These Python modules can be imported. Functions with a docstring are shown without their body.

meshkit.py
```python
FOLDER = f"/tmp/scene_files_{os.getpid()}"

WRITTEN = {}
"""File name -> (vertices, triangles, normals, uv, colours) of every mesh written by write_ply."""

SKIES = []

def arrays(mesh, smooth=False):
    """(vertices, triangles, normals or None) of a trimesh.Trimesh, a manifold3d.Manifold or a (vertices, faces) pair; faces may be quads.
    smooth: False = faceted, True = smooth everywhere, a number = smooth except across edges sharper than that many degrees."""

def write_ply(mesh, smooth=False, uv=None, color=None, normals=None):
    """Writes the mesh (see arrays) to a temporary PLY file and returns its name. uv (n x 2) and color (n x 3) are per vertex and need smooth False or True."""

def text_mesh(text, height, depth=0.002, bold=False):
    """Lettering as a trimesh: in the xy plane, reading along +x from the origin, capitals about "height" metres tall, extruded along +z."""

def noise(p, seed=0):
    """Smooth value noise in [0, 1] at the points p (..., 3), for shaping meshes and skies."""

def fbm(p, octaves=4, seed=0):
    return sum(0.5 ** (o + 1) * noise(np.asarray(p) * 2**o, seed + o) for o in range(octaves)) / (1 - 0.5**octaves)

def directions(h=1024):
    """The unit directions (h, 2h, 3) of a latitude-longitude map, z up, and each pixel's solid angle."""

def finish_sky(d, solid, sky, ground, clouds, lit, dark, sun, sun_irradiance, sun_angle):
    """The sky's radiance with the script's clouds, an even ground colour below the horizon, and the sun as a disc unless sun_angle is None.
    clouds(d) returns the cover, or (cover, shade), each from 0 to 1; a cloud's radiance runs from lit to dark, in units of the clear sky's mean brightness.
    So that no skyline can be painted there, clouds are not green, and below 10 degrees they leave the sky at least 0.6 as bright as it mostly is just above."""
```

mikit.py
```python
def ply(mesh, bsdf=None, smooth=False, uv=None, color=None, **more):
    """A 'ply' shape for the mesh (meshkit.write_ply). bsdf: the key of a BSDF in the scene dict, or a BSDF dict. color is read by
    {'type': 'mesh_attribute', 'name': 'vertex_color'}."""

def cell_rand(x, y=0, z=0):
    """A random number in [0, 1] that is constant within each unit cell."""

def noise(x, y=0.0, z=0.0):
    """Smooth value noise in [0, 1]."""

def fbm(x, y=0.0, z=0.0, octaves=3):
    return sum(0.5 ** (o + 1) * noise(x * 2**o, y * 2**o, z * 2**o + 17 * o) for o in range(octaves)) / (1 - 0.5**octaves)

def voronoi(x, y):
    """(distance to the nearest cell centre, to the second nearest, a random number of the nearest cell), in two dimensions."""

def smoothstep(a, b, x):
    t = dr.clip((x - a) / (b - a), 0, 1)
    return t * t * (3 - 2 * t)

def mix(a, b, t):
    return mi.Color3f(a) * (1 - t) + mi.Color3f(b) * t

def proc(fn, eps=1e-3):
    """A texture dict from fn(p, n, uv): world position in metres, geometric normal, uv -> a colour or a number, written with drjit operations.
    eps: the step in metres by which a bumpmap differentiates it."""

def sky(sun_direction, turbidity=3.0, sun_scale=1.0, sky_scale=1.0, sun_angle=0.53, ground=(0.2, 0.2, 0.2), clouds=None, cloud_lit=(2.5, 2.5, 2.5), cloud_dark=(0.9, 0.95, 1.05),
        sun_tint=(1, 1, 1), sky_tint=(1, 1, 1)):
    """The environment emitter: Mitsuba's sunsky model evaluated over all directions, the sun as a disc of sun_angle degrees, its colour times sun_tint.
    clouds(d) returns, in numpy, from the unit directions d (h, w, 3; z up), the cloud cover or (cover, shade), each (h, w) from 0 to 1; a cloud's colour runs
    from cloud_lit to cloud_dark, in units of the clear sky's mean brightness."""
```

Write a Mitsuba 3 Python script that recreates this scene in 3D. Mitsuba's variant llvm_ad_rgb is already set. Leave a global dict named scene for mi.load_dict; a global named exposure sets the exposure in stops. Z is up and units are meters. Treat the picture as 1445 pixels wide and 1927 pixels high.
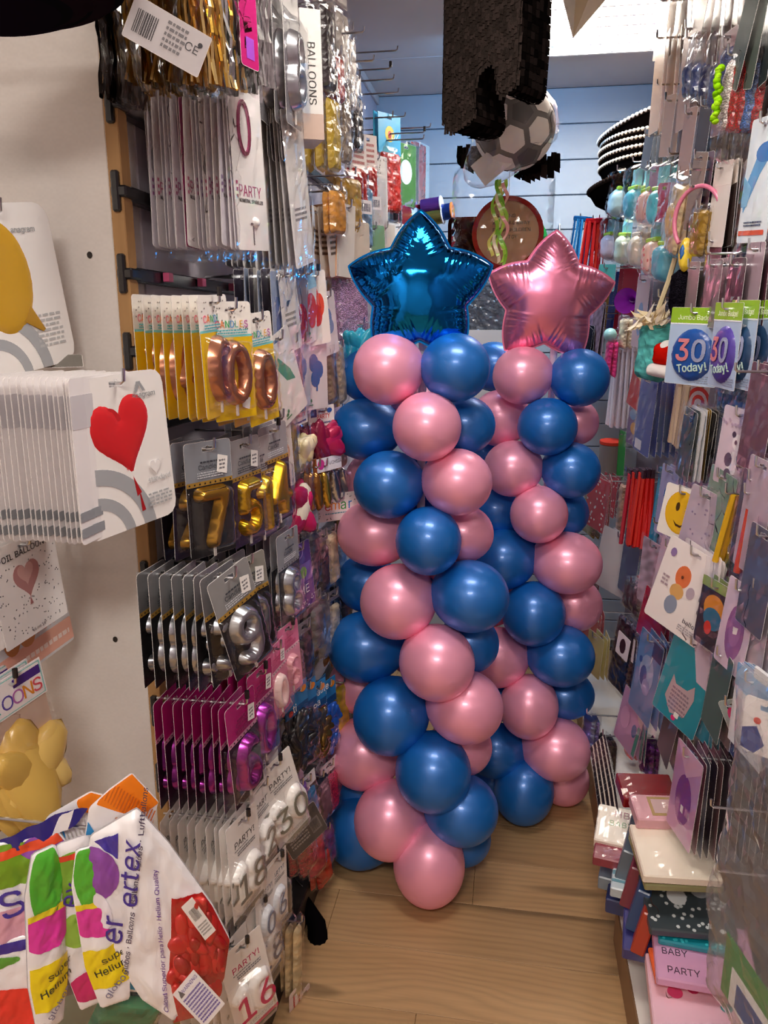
import math, random, numpy as np, trimesh, shapely, drjit as dr, mitsuba as mi, mikit, meshkit
from shapely.geometry import Polygon, LineString, Point, box as sbox
from shapely.ops import unary_union
from scipy.spatial import Delaunay
from mikit import noise, fbm, voronoi, cell_rand, smoothstep, mix
T4 = mi.ScalarTransform4f
rng = random.Random(7)
scene, labels = {}, {}

# ---------------------------------------------------------------- camera
W, H, F = 1445, 1927, 1450.0
PITCH, YAW = math.radians(13.3), math.radians(9.2)
EYE = np.array([0, 0, 1.6])
FWD = np.array([-math.sin(YAW) * math.cos(PITCH), math.cos(YAW) * math.cos(PITCH), -math.sin(PITCH)])
RIGHT = np.array([math.cos(YAW), math.sin(YAW), 0.0])
UP = np.cross(RIGHT, FWD)
scene['camera'] = {'type': 'perspective', 'fov': math.degrees(2 * math.atan(W / 2 / F)), 'fov_axis': 'x', 'near_clip': 0.02,
                   'to_world': T4().look_at(EYE.tolist(), (EYE + FWD).tolist(), [0, 0, 1])}
exposure = 0.55

# ---------------------------------------------------------------- light: two ceiling panels over the front of the shop, one slatted panel and an added cool spot at the back
LAMPS = [  # name, centre, half sizes, radiance, label
    ('ceiling_light', (-0.05, 1.25, 2.62), (0.34, 0.14), (18.0, 16.6, 15.0), 'white ceiling light panel over the aisle just before the balloon columns'),
    ('ceiling_light_001', (-0.15, -0.75, 2.62), (0.40, 0.26), (22.0, 20.2, 18.2), 'white ceiling light panel over the shop floor near the entrance'),
    ('ceiling_light_002', (0.36, 3.02, 2.62), (0.33, 0.30), (13.0, 11.6, 9.8), 'glaring white slatted ceiling light above the sombreros and the ball pinata'),
    ('ceiling_light_003', (-0.06, 2.98, 2.56), (0.12, 0.06), (10.0, 25.0, 46.0), 'added cold bluish spotlight box under the ceiling tinting the slatted back wall'),  # added out of sight behind the pinata to tint the back wall blue
]


def at(axis, x, y, value):
    """The point of the view line of pixel (x, y) whose world coordinate AXIS has this value."""
    d = FWD + RIGHT * (x - W / 2) / F - UP * (y - H / 2) / F
    return EYE + d * (value - EYE[axis]) / d[axis]


def depth_of(p):
    return float((np.asarray(p) - EYE) @ FWD)


# ---------------------------------------------------------------- colours: every mesh carries its print colour in uv, so that one material serves many meshes
def rgb(c):
    if isinstance(c, str):
        c = c.lstrip('#')
        return tuple(int(c[i:i + 2], 16) / 255 for i in (0, 2, 4))
    return tuple(c)


def code(c, k=0):
    r, g, b = rgb(c)
    return (math.floor(r * 255) + 0.01 + 0.97 * g, k + 0.01 + 0.97 * b)


def base(p, n, uv):
    r = dr.floor(uv.x)
    k = dr.floor(uv.y)
    c = mi.Color3f(r / 255, (uv.x - r - 0.01) / 0.97, (uv.y - k - 0.01) / 0.97)
    c = dr.power(dr.maximum(c, 0.0), 2.2)
    glit = cell_rand(p.x * 420, p.y * 420, p.z * 420)
    blot = 0.5 + 0.5 * dr.sin(p.x * 83 + 2 * dr.sin(p.z * 97)) * dr.sin(p.y * 91 + p.z * 71)
    s = dr.select(k == 1, 0.35 + 1.5 * glit * glit, dr.select(k == 2, 0.62 + 0.7 * blot, 1.0))
    return dr.minimum(c * s, 0.95)


BASE = mikit.proc(base)


def pr(**k):
    return {'type': 'twosided', 'inside': {'type': 'principled', 'base_color': BASE, **k}}


scene['card'] = pr(roughness=0.48, specular=0.4)
scene['gloss'] = pr(roughness=0.3, specular=0.5, clearcoat=0.7, clearcoat_gloss=0.93)
scene['metal'] = pr(roughness=0.24, metallic=0.95, clearcoat=0.5, clearcoat_gloss=0.97)
scene['latex'] = pr(roughness=0.36, metallic=0.3, specular=0.6, clearcoat=1.0, clearcoat_gloss=0.95)
scene['foil'] = pr(roughness=0.075, metallic=1.0)
scene['satin_foil'] = pr(roughness=0.27, metallic=0.85, clearcoat=0.25, clearcoat_gloss=0.9)
scene['fabric'] = {'type': 'twosided', 'inside': {'type': 'diffuse', 'reflectance': BASE}}
scene['chrome'] = pr(roughness=0.16, metallic=1.0)
scene['film'] = {'type': 'thindielectric', 'int_ior': 1.34}
scene['milky'] = {'type': 'blendbsdf', 'weight': 0.09, 'a': {'type': 'thindielectric', 'int_ior': 1.5},
                  'b': {'type': 'twosided', 'in': {'type': 'principled', 'base_color': {'type': 'rgb', 'value': [0.8, 0.78, 0.8]}, 'roughness': 0.3}}}


def plaster(p, n, uv):
    t = fbm(p.x * 5, p.y * 5, p.z * 3, octaves=4)
    g = noise(p.x * 260, p.y * 260, p.z * 260)
    stain = smoothstep(0.62, 0.8, fbm(p.x * 2.3 + 5, p.z * 9, p.y * 2, octaves=3))
    return mix((0.66, 0.625, 0.60), (0.74, 0.705, 0.68), t) * (0.97 + 0.05 * g) * (1 - 0.12 * stain)


def relief(p, n, uv):
    return 0.0012 * fbm(p.x * 90, p.y * 90, p.z * 90, octaves=3) + 0.002 * fbm(p.x * 9, p.y * 9, p.z * 9)


scene['plaster'] = {'type': 'bumpmap', 'tex': mikit.proc(relief), 'scale': 1.0,
                    'bsdf': {'type': 'twosided', 'in': {'type': 'diffuse', 'reflectance': mikit.proc(plaster)}}}


def oak(p, n, uv):
    row = dr.floor((p.y + 10.0) / 0.192)
    o = cell_rand(row, 3, 1) * 40
    big = fbm(p.x * 1.5 + o, p.y * 9, row, octaves=4)
    fine = fbm(p.x * 9 + o, p.y * 190, 3, octaves=3)
    ring = dr.abs(dr.sin((p.y * 46 + 5 * fbm(p.x * 2 + o, p.y * 5, row, octaves=3)) * 3.14159))
    kn = noise(p.x * 3 + o, p.y * 11, row)
    c = mix((0.34, 0.198, 0.088), (0.57, 0.365, 0.185), big * 0.75 + 0.25 * fine)
    c = c * (0.86 + 0.14 * ring) * (0.92 + 0.16 * cell_rand(row, 7, 2))
    return c * (1 - 0.45 * smoothstep(0.8, 0.93, kn))


scene['oak'] = {'type': 'twosided', 'in': {'type': 'principled', 'base_color': mikit.proc(oak), 'roughness': 0.42, 'specular': 0.4}}


def ply_strip(p, n, uv):
    t = fbm(p.x * 60, p.y * 60, p.z * 4, octaves=4)
    return mix((0.30, 0.155, 0.055), (0.43, 0.25, 0.10), t)


scene['strip_wood'] = {'type': 'twosided', 'in': {'type': 'principled', 'base_color': mikit.proc(ply_strip), 'roughness': 0.6}}


def slat_paint(p, n, uv):
    return mix((0.50, 0.59, 0.67), (0.56, 0.64, 0.71), fbm(p.x * 4, p.y * 4, p.z * 6))


def ceil_paint(p, n, uv):
    return mix((0.66, 0.62, 0.60), (0.74, 0.70, 0.68), fbm(p.x * 3, p.y * 3, 0))


scene['slat_paint'] = {'type': 'twosided', 'in': {'type': 'roughplastic', 'diffuse_reflectance': mikit.proc(slat_paint), 'alpha': 0.25}}
scene['ceil_paint'] = {'type': 'twosided', 'in': {'type': 'diffuse', 'reflectance': mikit.proc(ceil_paint)}}


# ---------------------------------------------------------------- mesh helpers
class MB:
    """Collects coloured pieces and makes them one mesh."""

    def __init__(self):
        self.v, self.f, self.uv, self.n = [], [], [], 0

    def add(self, mesh, col, k=0, angle=None, tr=None):
        v, f = (np.asarray(mesh.vertices, float), np.asarray(mesh.faces)) if hasattr(mesh, 'vertices') else (np.asarray(mesh[0], float), np.asarray(mesh[1]))
        if f.shape[1] == 4:
            f = np.vstack([f[:, [0, 1, 2]], f[:, [0, 2, 3]]])
        if tr is not None:
            v = v @ np.asarray(tr)[:3, :3].T + np.asarray(tr)[:3, 3]
        if angle is not None and angle < 180:
            m = trimesh.graph.smooth_shade(trimesh.Trimesh(v, f, process=False), angle=np.radians(angle), facet_minarea=None)
            v, f = np.array(m.vertices), np.array(m.faces)
        self.v.append(v)
        self.f.append(f + self.n)
        if isinstance(col, list):  # one colour per vertex is not used; per piece only
            col = col[0]
        self.uv.append(np.tile(code(col, k), (len(v), 1)))
        self.n += len(v)
        return self

    def ply(self, bsdf, smooth=False):
        if not self.v:
            return None
        return mikit.ply(trimesh.Trimesh(np.vstack(self.v), np.vstack(self.f), process=False), bsdf, smooth=bool(smooth), uv=np.vstack(self.uv))


def one(mesh, col, bsdf, smooth=False, k=0):
    """A single piece. smooth: False, True or an angle."""
    return MB().add(mesh, col, k, None if smooth in (False, True) else smooth).ply(bsdf, bool(smooth))


def sub(shape, smooth=False):
    return shape


def BX(w, h, d, c=(0, 0, 0), ch=0.0):
    """A box of size w x h x d about c; ch chamfers its edges."""
    if ch <= 0:
        m = trimesh.creation.box((w, h, d))
    else:
        a, b, e = w / 2, h / 2, d / 2
        pts = [(s * (a - ch * i), t * (b - ch * j), u * (e - ch * k)) for s in (-1, 1) for t in (-1, 1) for u in (-1, 1) for i, j, k in ((0, 1, 1), (1, 0, 1), (1, 1, 0))]
        m = trimesh.convex.convex_hull(np.array(pts))
    m.apply_translation(c)
    return m


def tube(pts, r, sides=6, caps=True):
    p = np.asarray(pts, float)
    t = np.gradient(p, axis=0)
    t /= np.linalg.norm(t, axis=1, keepdims=True) + 1e-12
    a = np.cross(t, [0, 0, 1.0] if np.abs(t[:, 2]).mean() < 0.8 else [1.0, 0.2, 0])
    a /= np.linalg.norm(a, axis=1, keepdims=True) + 1e-12
    b, g = np.cross(t, a), np.arange(sides) * 2 * np.pi / sides
    R = np.broadcast_to(r, (len(p),))
    v = (p[:, None] + R[:, None, None] * (np.cos(g)[None, :, None] * a[:, None] + np.sin(g)[None, :, None] * b[:, None])).reshape(-1, 3)
    i, j = np.meshgrid(np.arange(len(p) - 1), np.arange(sides), indexing='ij')
    q = np.stack([i * sides + j, i * sides + (j + 1) % sides, (i + 1) * sides + (j + 1) % sides, (i + 1) * sides + j], -1).reshape(-1, 4)
    f = [q[:, [0, 1, 2]], q[:, [0, 2, 3]]]
    if caps:
        for o in (0, (len(p) - 1) * sides):
            f.append(np.array([[o, o + k, o + k + 1] for k in range(1, sides - 1)]))
    return trimesh.Trimesh(v, np.vstack(f), process=False)


def prism(poly, d, z0=0.0):
    gs = getattr(poly, 'geoms', [poly])
    ms = [trimesh.creation.extrude_polygon(g, d, engine='earcut') for g in gs if g.area > 1e-9]
    m = trimesh.util.concatenate(ms)
    m.apply_translation([0, 0, z0])
    return m


def rrect(x0, y0, x1, y1, r, q=3):
    return sbox(x0 + r, y0 + r, x1 - r, y1 - r).buffer(r, quad_segs=q)


def ell(cx, cy, rx, ry, n=20):
    a = np.arange(n) * 2 * np.pi / n
    return Polygon(np.stack([cx + rx * np.cos(a), cy + ry * np.sin(a)], 1))


def heart(cx, cy, s, n=36):
    t = np.arange(n) * 2 * np.pi / n
    x = 16 * np.sin(t) ** 3
    y = 13 * np.cos(t) - 5 * np.cos(2 * t) - 2 * np.cos(3 * t) - np.cos(4 * t)
    return Polygon(np.stack([cx + x * s / 32, cy + (y + 2) * s / 30 * 1.12], 1)).buffer(0)


def mesh2d(poly, res):
    """A triangulation of the polygon with inner points; returns points, triangles and each point's distance to the edge."""
    pts = []
    polys = list(getattr(poly, 'geoms', [poly]))
    for g in polys:
        for ring in [g.exterior, *g.interiors]:
            n = max(8, int(ring.length / res))
            pts += [ring.interpolate(i / n, normalized=True).coords[0] for i in range(n)]
    x0, y0, x1, y1 = poly.bounds
    gx, gy = np.meshgrid(np.arange(x0, x1, res), np.arange(y0, y1, res * 0.866))
    gx = gx + (np.arange(gx.shape[0]) % 2)[:, None] * res / 2
    g = np.stack([gx.ravel(), gy.ravel()], 1)
    inner = poly.buffer(-res * 0.45)
    if not inner.is_empty:
        g = g[shapely.contains_xy(inner, g[:, 0], g[:, 1])]
        pts = np.vstack([np.array(pts), g])
    pts = np.array(pts)
    tri = Delaunay(pts).simplices
    c = pts[tri].mean(1)
    tri = tri[shapely.contains_xy(poly, c[:, 0], c[:, 1])]
    a, b, d = pts[tri[:, 0]], pts[tri[:, 1]], pts[tri[:, 2]]
    s = (b[:, 0] - a[:, 0]) * (d[:, 1] - a[:, 1]) - (b[:, 1] - a[:, 1]) * (d[:, 0] - a[:, 0])
    tri = np.where((s < 0)[:, None], tri[:, ::-1], tri)[np.abs(s) > 1e-12]
    dist = shapely.distance(poly.boundary, shapely.points(pts))
    return pts, tri, dist


def puff(poly, depth, res, r=None, back=0.0, rough=0.0, seed=0, freq=60.0, zf=None):
    """An inflated shape on the polygon: front height DEPTH, reached R from the edge; BACK the height of its other side (0: closed flat)."""
    pts, tri, d = mesh2d(poly, res)
    r = r or max(d.max(), 1e-6)
    k = np.clip(d / r, 0, 1)
    prof = np.sqrt(np.maximum(0, 1 - (1 - k) ** 2))
    z = depth * prof
    if rough:
        z = z + rough * (meshkit.fbm(np.column_stack([pts * freq, np.full(len(pts), seed * 3.7)]), 3, seed) - 0.5) * 2 * np.minimum(1, k * 4)
    if zf is not None:
        z = z + zf(pts)
    v1 = np.column_stack([pts, z])
    v2 = np.column_stack([pts, -back * prof])
    m = trimesh.Trimesh(np.vstack([v1, v2]), np.vstack([tri, tri[:, ::-1] + len(pts)]), process=False)
    return m


def sheet(w, h, nx, ny, amp, seed, freq=38.0, top=0.0, edge=0.0):
    """A crumpled film sheet, w x h, its top edge at y = top, centred on x."""
    xs, ys = np.linspace(-w / 2, w / 2, nx), np.linspace(top - h, top, ny)
    X, Y = np.meshgrid(xs, ys)
    q = np.stack([X * freq, Y * freq * 0.6, np.full_like(X, seed * 1.37)], -1)
    n = meshkit.fbm(q, 3, seed)
    Z = amp * (np.abs(n - 0.5) * 4 - 0.6) + edge * (np.abs(X) / (w / 2)) ** 4
    v = np.stack([X, Y, Z], -1).reshape(-1, 3)
    i, j = np.meshgrid(np.arange(ny - 1), np.arange(nx - 1), indexing='ij')
    a = (i * nx + j).ravel()
    return trimesh.Trimesh(v, np.vstack([np.stack([a, a + 1, a + nx + 1], 1), np.stack([a, a + nx + 1, a + nx], 1)]), process=False)


def lathe(profile, n=24):
    p = np.asarray(profile, float)
    a = np.arange(n) * 2 * np.pi / n
    v = np.stack([p[:, None, 0] * np.cos(a), p[:, None, 0] * np.sin(a), np.broadcast_to(p[:, None, 1], (len(p), n))], -1).reshape(-1, 3)
    i, j = np.meshgrid(np.arange(len(p) - 1), np.arange(n), indexing='ij')
    q = np.stack([i * n + j, i * n + (j + 1) % n, (i + 1) * n + (j + 1) % n, (i + 1) * n + j], -1).reshape(-1, 4)
    return trimesh.Trimesh(v, np.vstack([q[:, [0, 1, 2]], q[:, [0, 2, 3]]]), process=False)


def rot(ax, deg):
    return trimesh.transformations.rotation_matrix(math.radians(deg), ax)


def frame(pos, az, roll=0.0, pitch=0.0, s=1.0):
    """Matrix of a thing whose front (local z) faces azimuth az (degrees), local y up."""
    a = math.radians(az)
    z = np.array([math.cos(a), math.sin(a), 0])
    y = np.array([0, 0, 1.0])
    m = np.eye(4)
    m[:3, 0], m[:3, 1], m[:3, 2], m[:3, 3] = np.cross(y, z), y, z, pos
    return m @ rot([1, 0, 0], pitch) @ rot([0, 0, 1], roll) @ np.diag([s, s, s, 1])


# ---------------------------------------------------------------- naming
_count = {}


def numbered(name):
    n = _count.get(name, 0)
    _count[name] = n + 1
    return name if n == 0 else f'{name}_{n:03d}'


def put(proto, name, label, cat, m=None, group=None):
    """Adds one thing; proto: [(part path, ply dict, label or None, kind or None)]; a path '' is the thing's own mesh."""
    key = numbered(name)
    labels[key] = {'label': label, 'category': cat}
    if group:
        labels[key]['group'] = group
    used = {}
    for path, d, *more in proto:
        if d is None:
            continue
        k = key
        if path:
            n = used.get(path, 0)
            used[path] = n + 1
            k = key + '__' + path + (f'_{n:03d}' if n else '')
        dd = dict(d)
        if m is not None:
            dd['to_world'] = T4(np.asarray(m, float))
        scene[k] = dd
        if path and more and more[0]:
            labels[k] = {'label': more[0]}
        if path and len(more) > 1 and more[1]:
            labels.setdefault(k, {})['kind'] = more[1]
    return key


def struct(name, shape, parent=None):
    k = name if parent is None else parent + '__' + numbered(parent + '__' + name).split('__')[-1]
    scene[k] = shape
    if parent is None:
        labels[k] = {'kind': 'structure'}
    return k


ORD = 'foremost second third fourth fifth sixth seventh eighth ninth tenth eleventh twelfth thirteenth fourteenth fifteenth sixteenth seventeenth eighteenth nineteenth twentieth'.split()

# ---------------------------------------------------------------- the room
CEIL, XL, XR, XB, YP, YB, YF = 2.65, -0.66, 0.62, -1.0, 1.27, 3.86, -2.2
scene['void'] = {'type': 'twosided', 'inside': {'type': 'diffuse', 'reflectance': BASE}}


def slab(x0, x1, y0, y1, z0, z1, ch=0.0):
    return BX(x1 - x0, y1 - y0, z1 - z0, ((x0 + x1) / 2, (y0 + y1) / 2, (z0 + z1) / 2), ch)


struct('floor', one(slab(-1.2, 0.8, YF, YB, -0.06, -0.006), '#3a2a1c', 'void'))
for r in range(int((YB - YF) / 0.192) + 1):
    y0, y1 = max(YF, (math.floor((YF + 10) / 0.192) + r) * 0.192 - 10), 0
    y1 = min((math.floor((YF + 10) / 0.192) + r + 1) * 0.192 - 10, YB)
    if y1 - y0 < 0.02:
        continue
    cut = (-1.2, -1.2 + 0.35 + 1.05 * ((r * 0.37 + 0.62) % 1.0), 0.8)
    for a, b in zip(cut[:-1], cut[1:]):
        if b - a > 0.05:
            struct('plank', mikit.ply(slab(a + 0.0005, b - 0.0005, y0 + 0.0005, y1 - 0.0005, -0.006, 0.0, 0.0006), 'oak'), 'floor')
struct('wall_left', one(slab(XL - 0.1, XL, YP + 0.1, YB, 0, CEIL), '#b9b3bd', 'card'))
struct('wall_front_left', one(slab(XB - 0.1, XB, YF, YP, 0, CEIL), '#d8d2cc', 'card'))
struct('wall_right', one(slab(XR, XR + 0.1, YF, YB, 0, CEIL), '#75666f', 'card'))  # mauve darkened so the gaps between packs carry shade in their colour
struct('wall_front', one(slab(-1.2, 0.8, YF - 0.1, YF, 0, CEIL), '#cfc8c2', 'card'))
struct('pillar', mikit.ply(slab(XB - 0.1, -0.664, YP, YP + 0.12, 0.0, CEIL, 0.002), 'plaster'))
struct('lower_board', one(slab(XB, -0.70, YP - 0.004, YP + 0.02, 0.0, 0.655), '#9aa08e', 'card'), 'pillar')
struct('screw_hole', one(prism(ell(0, 0, .005, .006), .002), '#2e2a28', 'card'), 'pillar')
for key, px in (('pillar__screw_hole', (169, 480)), ('pillar__screw_hole_001', (217, 1203))):
    p = at(1, *px, YP - 0.0005)
    m = prism(ell(0, 0, .0045, .0055), .0014)
    scene[key] = {**one(m, '#2a2624', 'card'), 'to_world': T4(frame(p, -90))}
struct('trim_1', mikit.ply(slab(-0.664, -0.640, YP - 0.002, YP + 0.03, 0, CEIL, 0.0015), 'strip_wood'))
struct('trim_2', mikit.ply(slab(XL, -0.625, 2.80, 2.83, 0, CEIL, 0.0015), 'strip_wood'))
struct('wall_back', one(slab(-1.0, 0.8, YB + 0.012, YB + 0.1, 0, CEIL), '#6f7f8c', 'card'))
z = CEIL
zs = [CEIL]
while zs[-1] > 0.05:
    zs.append(zs[-1] - (0.15 if zs[-1] > 2.1 else 0.112))
for a, b in zip(zs[:-1], zs[1:]):
    struct('slat', mikit.ply(slab(-0.72, 0.68, YB, YB + 0.014, max(0, b + 0.005), a, 0.002), 'slat_paint'), 'wall_back')
struct('ceiling', one(slab(-1.2, 0.8, YF, YB, CEIL + 0.012, CEIL + 0.06), '#8d8780', 'card'))
ys = [YF, -1.4, -0.6, 0.2, 1.0, 1.8, 2.62, 3.36, YB]
for a, b in zip(ys[:-1], ys[1:]):
    struct('panel', mikit.ply(slab(-1.2, 0.8, a + 0.002, b - 0.002, CEIL, CEIL + 0.012, 0.002), 'ceil_paint'), 'ceiling')
struct('trim_3', mikit.ply(slab(XL, XL + 0.012, 1.4, YB, CEIL - 0.035, CEIL, 0.002), 'ceil_paint'))

# lamps: a white tray with a glowing diffuser; the one above the sombreros has slats
for name, c, hs, rad, lab in LAMPS:
    x, y, zc = c
    fr = MB()
    w, d = hs
    for s in (-1, 1):
        fr.add(BX(0.014, 2 * d + 0.028, CEIL - zc + 0.004, (s * (w + 0.007), 0, (CEIL - zc) / 2 - 0.002), 0.002), '#f2f0ec')
        fr.add(BX(2 * w, 0.014, CEIL - zc + 0.004, (0, s * (d + 0.007), (CEIL - zc) / 2 - 0.002), 0.002), '#f2f0ec')
    dif = trimesh.Trimesh([[-w, -d, 0], [w, -d, 0], [w, d, 0], [-w, d, 0]], [[0, 2, 1], [0, 3, 2]], process=False)
    m = np.eye(4)
    m[:3, 3] = c
    if name == 'ceiling_light_003':
        m = m @ rot([1, 0, 0], 36)
        fr.add(BX(2 * w + .02, 2 * d + .02, .02, (0, 0, .075), .002), '#f2f0ec').add(tube([(0, 0, .08), (0, .06, .10)], .012, 8), '#f2f0ec')
    parts = [('frame', fr.ply('card')), ('diffuser', {**mikit.ply(dif, 'card', uv=np.tile(code('#ffffff'), (4, 1))), 'emitter': {'type': 'area', 'radiance': {'type': 'rgb', 'value': list(rad)}}}, 'glowing diffuser')]
    if name == 'ceiling_light_002':
        for i in range(7):
            parts.append(('slat', one(BX(2 * w, 0.006, 0.012, (0, -d + (i + 0.5) * 2 * d / 7, -0.008), 0.001), '#ffffff', 'card')))
    put(parts, 'ceiling_light', lab, 'ceiling light', m)

# the left fixture: black rails with T-shaped ends in the wood strip
RAILZ = [2.087, 1.956, 1.822, 1.692, 1.564, 1.43, 1.295, 1.156, 1.021, 0.887, 0.744, 0.60, 0.46, 0.32]
for i, zz in enumerate(RAILZ):
    a = one(slab(XL, XL + 0.022, YP + 0.025, 3.2, zz - 0.012, zz + 0.012, 0.002), '#17161a', 'gloss')
    e = MB().add(slab(-0.660, -0.632, YP - 0.008, YP + 0.03, zz - 0.009, zz + 0.009, 0.003), '#17161a').add(slab(-0.658, -0.644, YP - 0.010, YP + 0.002, zz - 0.032, zz + 0.032, 0.003), '#131216')
    put([('bar', a), ('end_bracket', e.ply('gloss'))], 'display_rail', f'black metal display rail along the left wall, {"topmost" if i == 0 else ORD[i] + " from the top"} in the wooden strip', 'display rail', None, 'black display rails on the left wall')
# price strips on the second visible rail
for i, y in enumerate((1.40, 1.56, 1.74)):
    put([('', one(BX(0.012, 0.02, 0.016, (XL + 0.03, y, 1.694), 0.001), '#c9557e', 'gloss'))], 'price_tag', f'small pink price tag on the rail above the yellow candle cards, {ORD[i] if i else "first"} from the strip', 'price tag', None, 'pink price tags')

# plinths along the floor
for i, (y0, y1) in enumerate(((1.0, 1.83), (2.02, 3.3))):
    m = MB().add(slab(0.332, XR, y0, y1, 0.09, 0.108, 0.001), '#e6e1d9').add(slab(0.345, XR, y0, y1, 0, 0.09), '#9c9894')
    e = one(slab(0.329, 0.333, y0, y1, 0.0, 0.108), '#7d6248', 'card')
    put([('board', m.ply('card')), ('edge_band', e, 'brown edge band')], 'plinth', 'white floor plinth of the right wall, ' + ('nearer one with napkin packs beside it' if i == 0 else 'farther one beside the rear balloon column'), 'plinth')
put([('', one(slab(XL, -0.5, YP + 0.05, 3.3, 0, 0.10, 0.003), '#2c2724', 'card'))], 'plinth', 'dark floor plinth under the candle racks of the left wall', 'plinth')

# ---------------------------------------------------------------- the two balloon columns
def membrane(pts, tri, edge):
    """Height of an inflated membrane (square root of the Poisson solution) over a triangulation."""
    import scipy.sparse as sp
    from scipy.sparse.linalg import spsolve
    n = len(pts)
    I, J, Vv, area = [], [], [], np.zeros(n)
    for a, b, c in ((0, 1, 2), (1, 2, 0), (2, 0, 1)):
        i, j, k = tri[:, a], tri[:, b], tri[:, c]
        u, w = pts[i] - pts[k], pts[j] - pts[k]
        cr = np.abs(u[:, 0] * w[:, 1] - u[:, 1] * w[:, 0])
        ct = (u * w).sum(1) / np.maximum(cr, 1e-12) / 2
        I += [i, j, i, j]
        J += [j, i, i, j]
        Vv += [-ct, -ct, ct, ct]
        np.add.at(area, k, cr / 6)
    L = sp.csr_matrix((np.concatenate(Vv), (np.concatenate(I), np.concatenate(J))), (n, n))
    free = np.nonzero(edge > 1e-7)[0]
    u = np.zeros(n)
    u[free] = spsolve(L[free][:, free].tocsc(), area[free])
    return np.sqrt(np.maximum(u, 0))


def star_poly(R, ri=0.66, n=24):
    pts = []
    for k in range(5 * n):
        th = k / (5 * n) * 2 * np.pi
        t = abs(((th * 5 / (2 * np.pi) + 0.5) % 1) - 0.5) * 2
        r = R * (ri + (1 - ri) * (1 - t) ** 1.25)
        pts.append((-r * np.sin(th), r * np.cos(th)))
    return Polygon(pts).buffer(R * 0.012).buffer(-R * 0.006)


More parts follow.
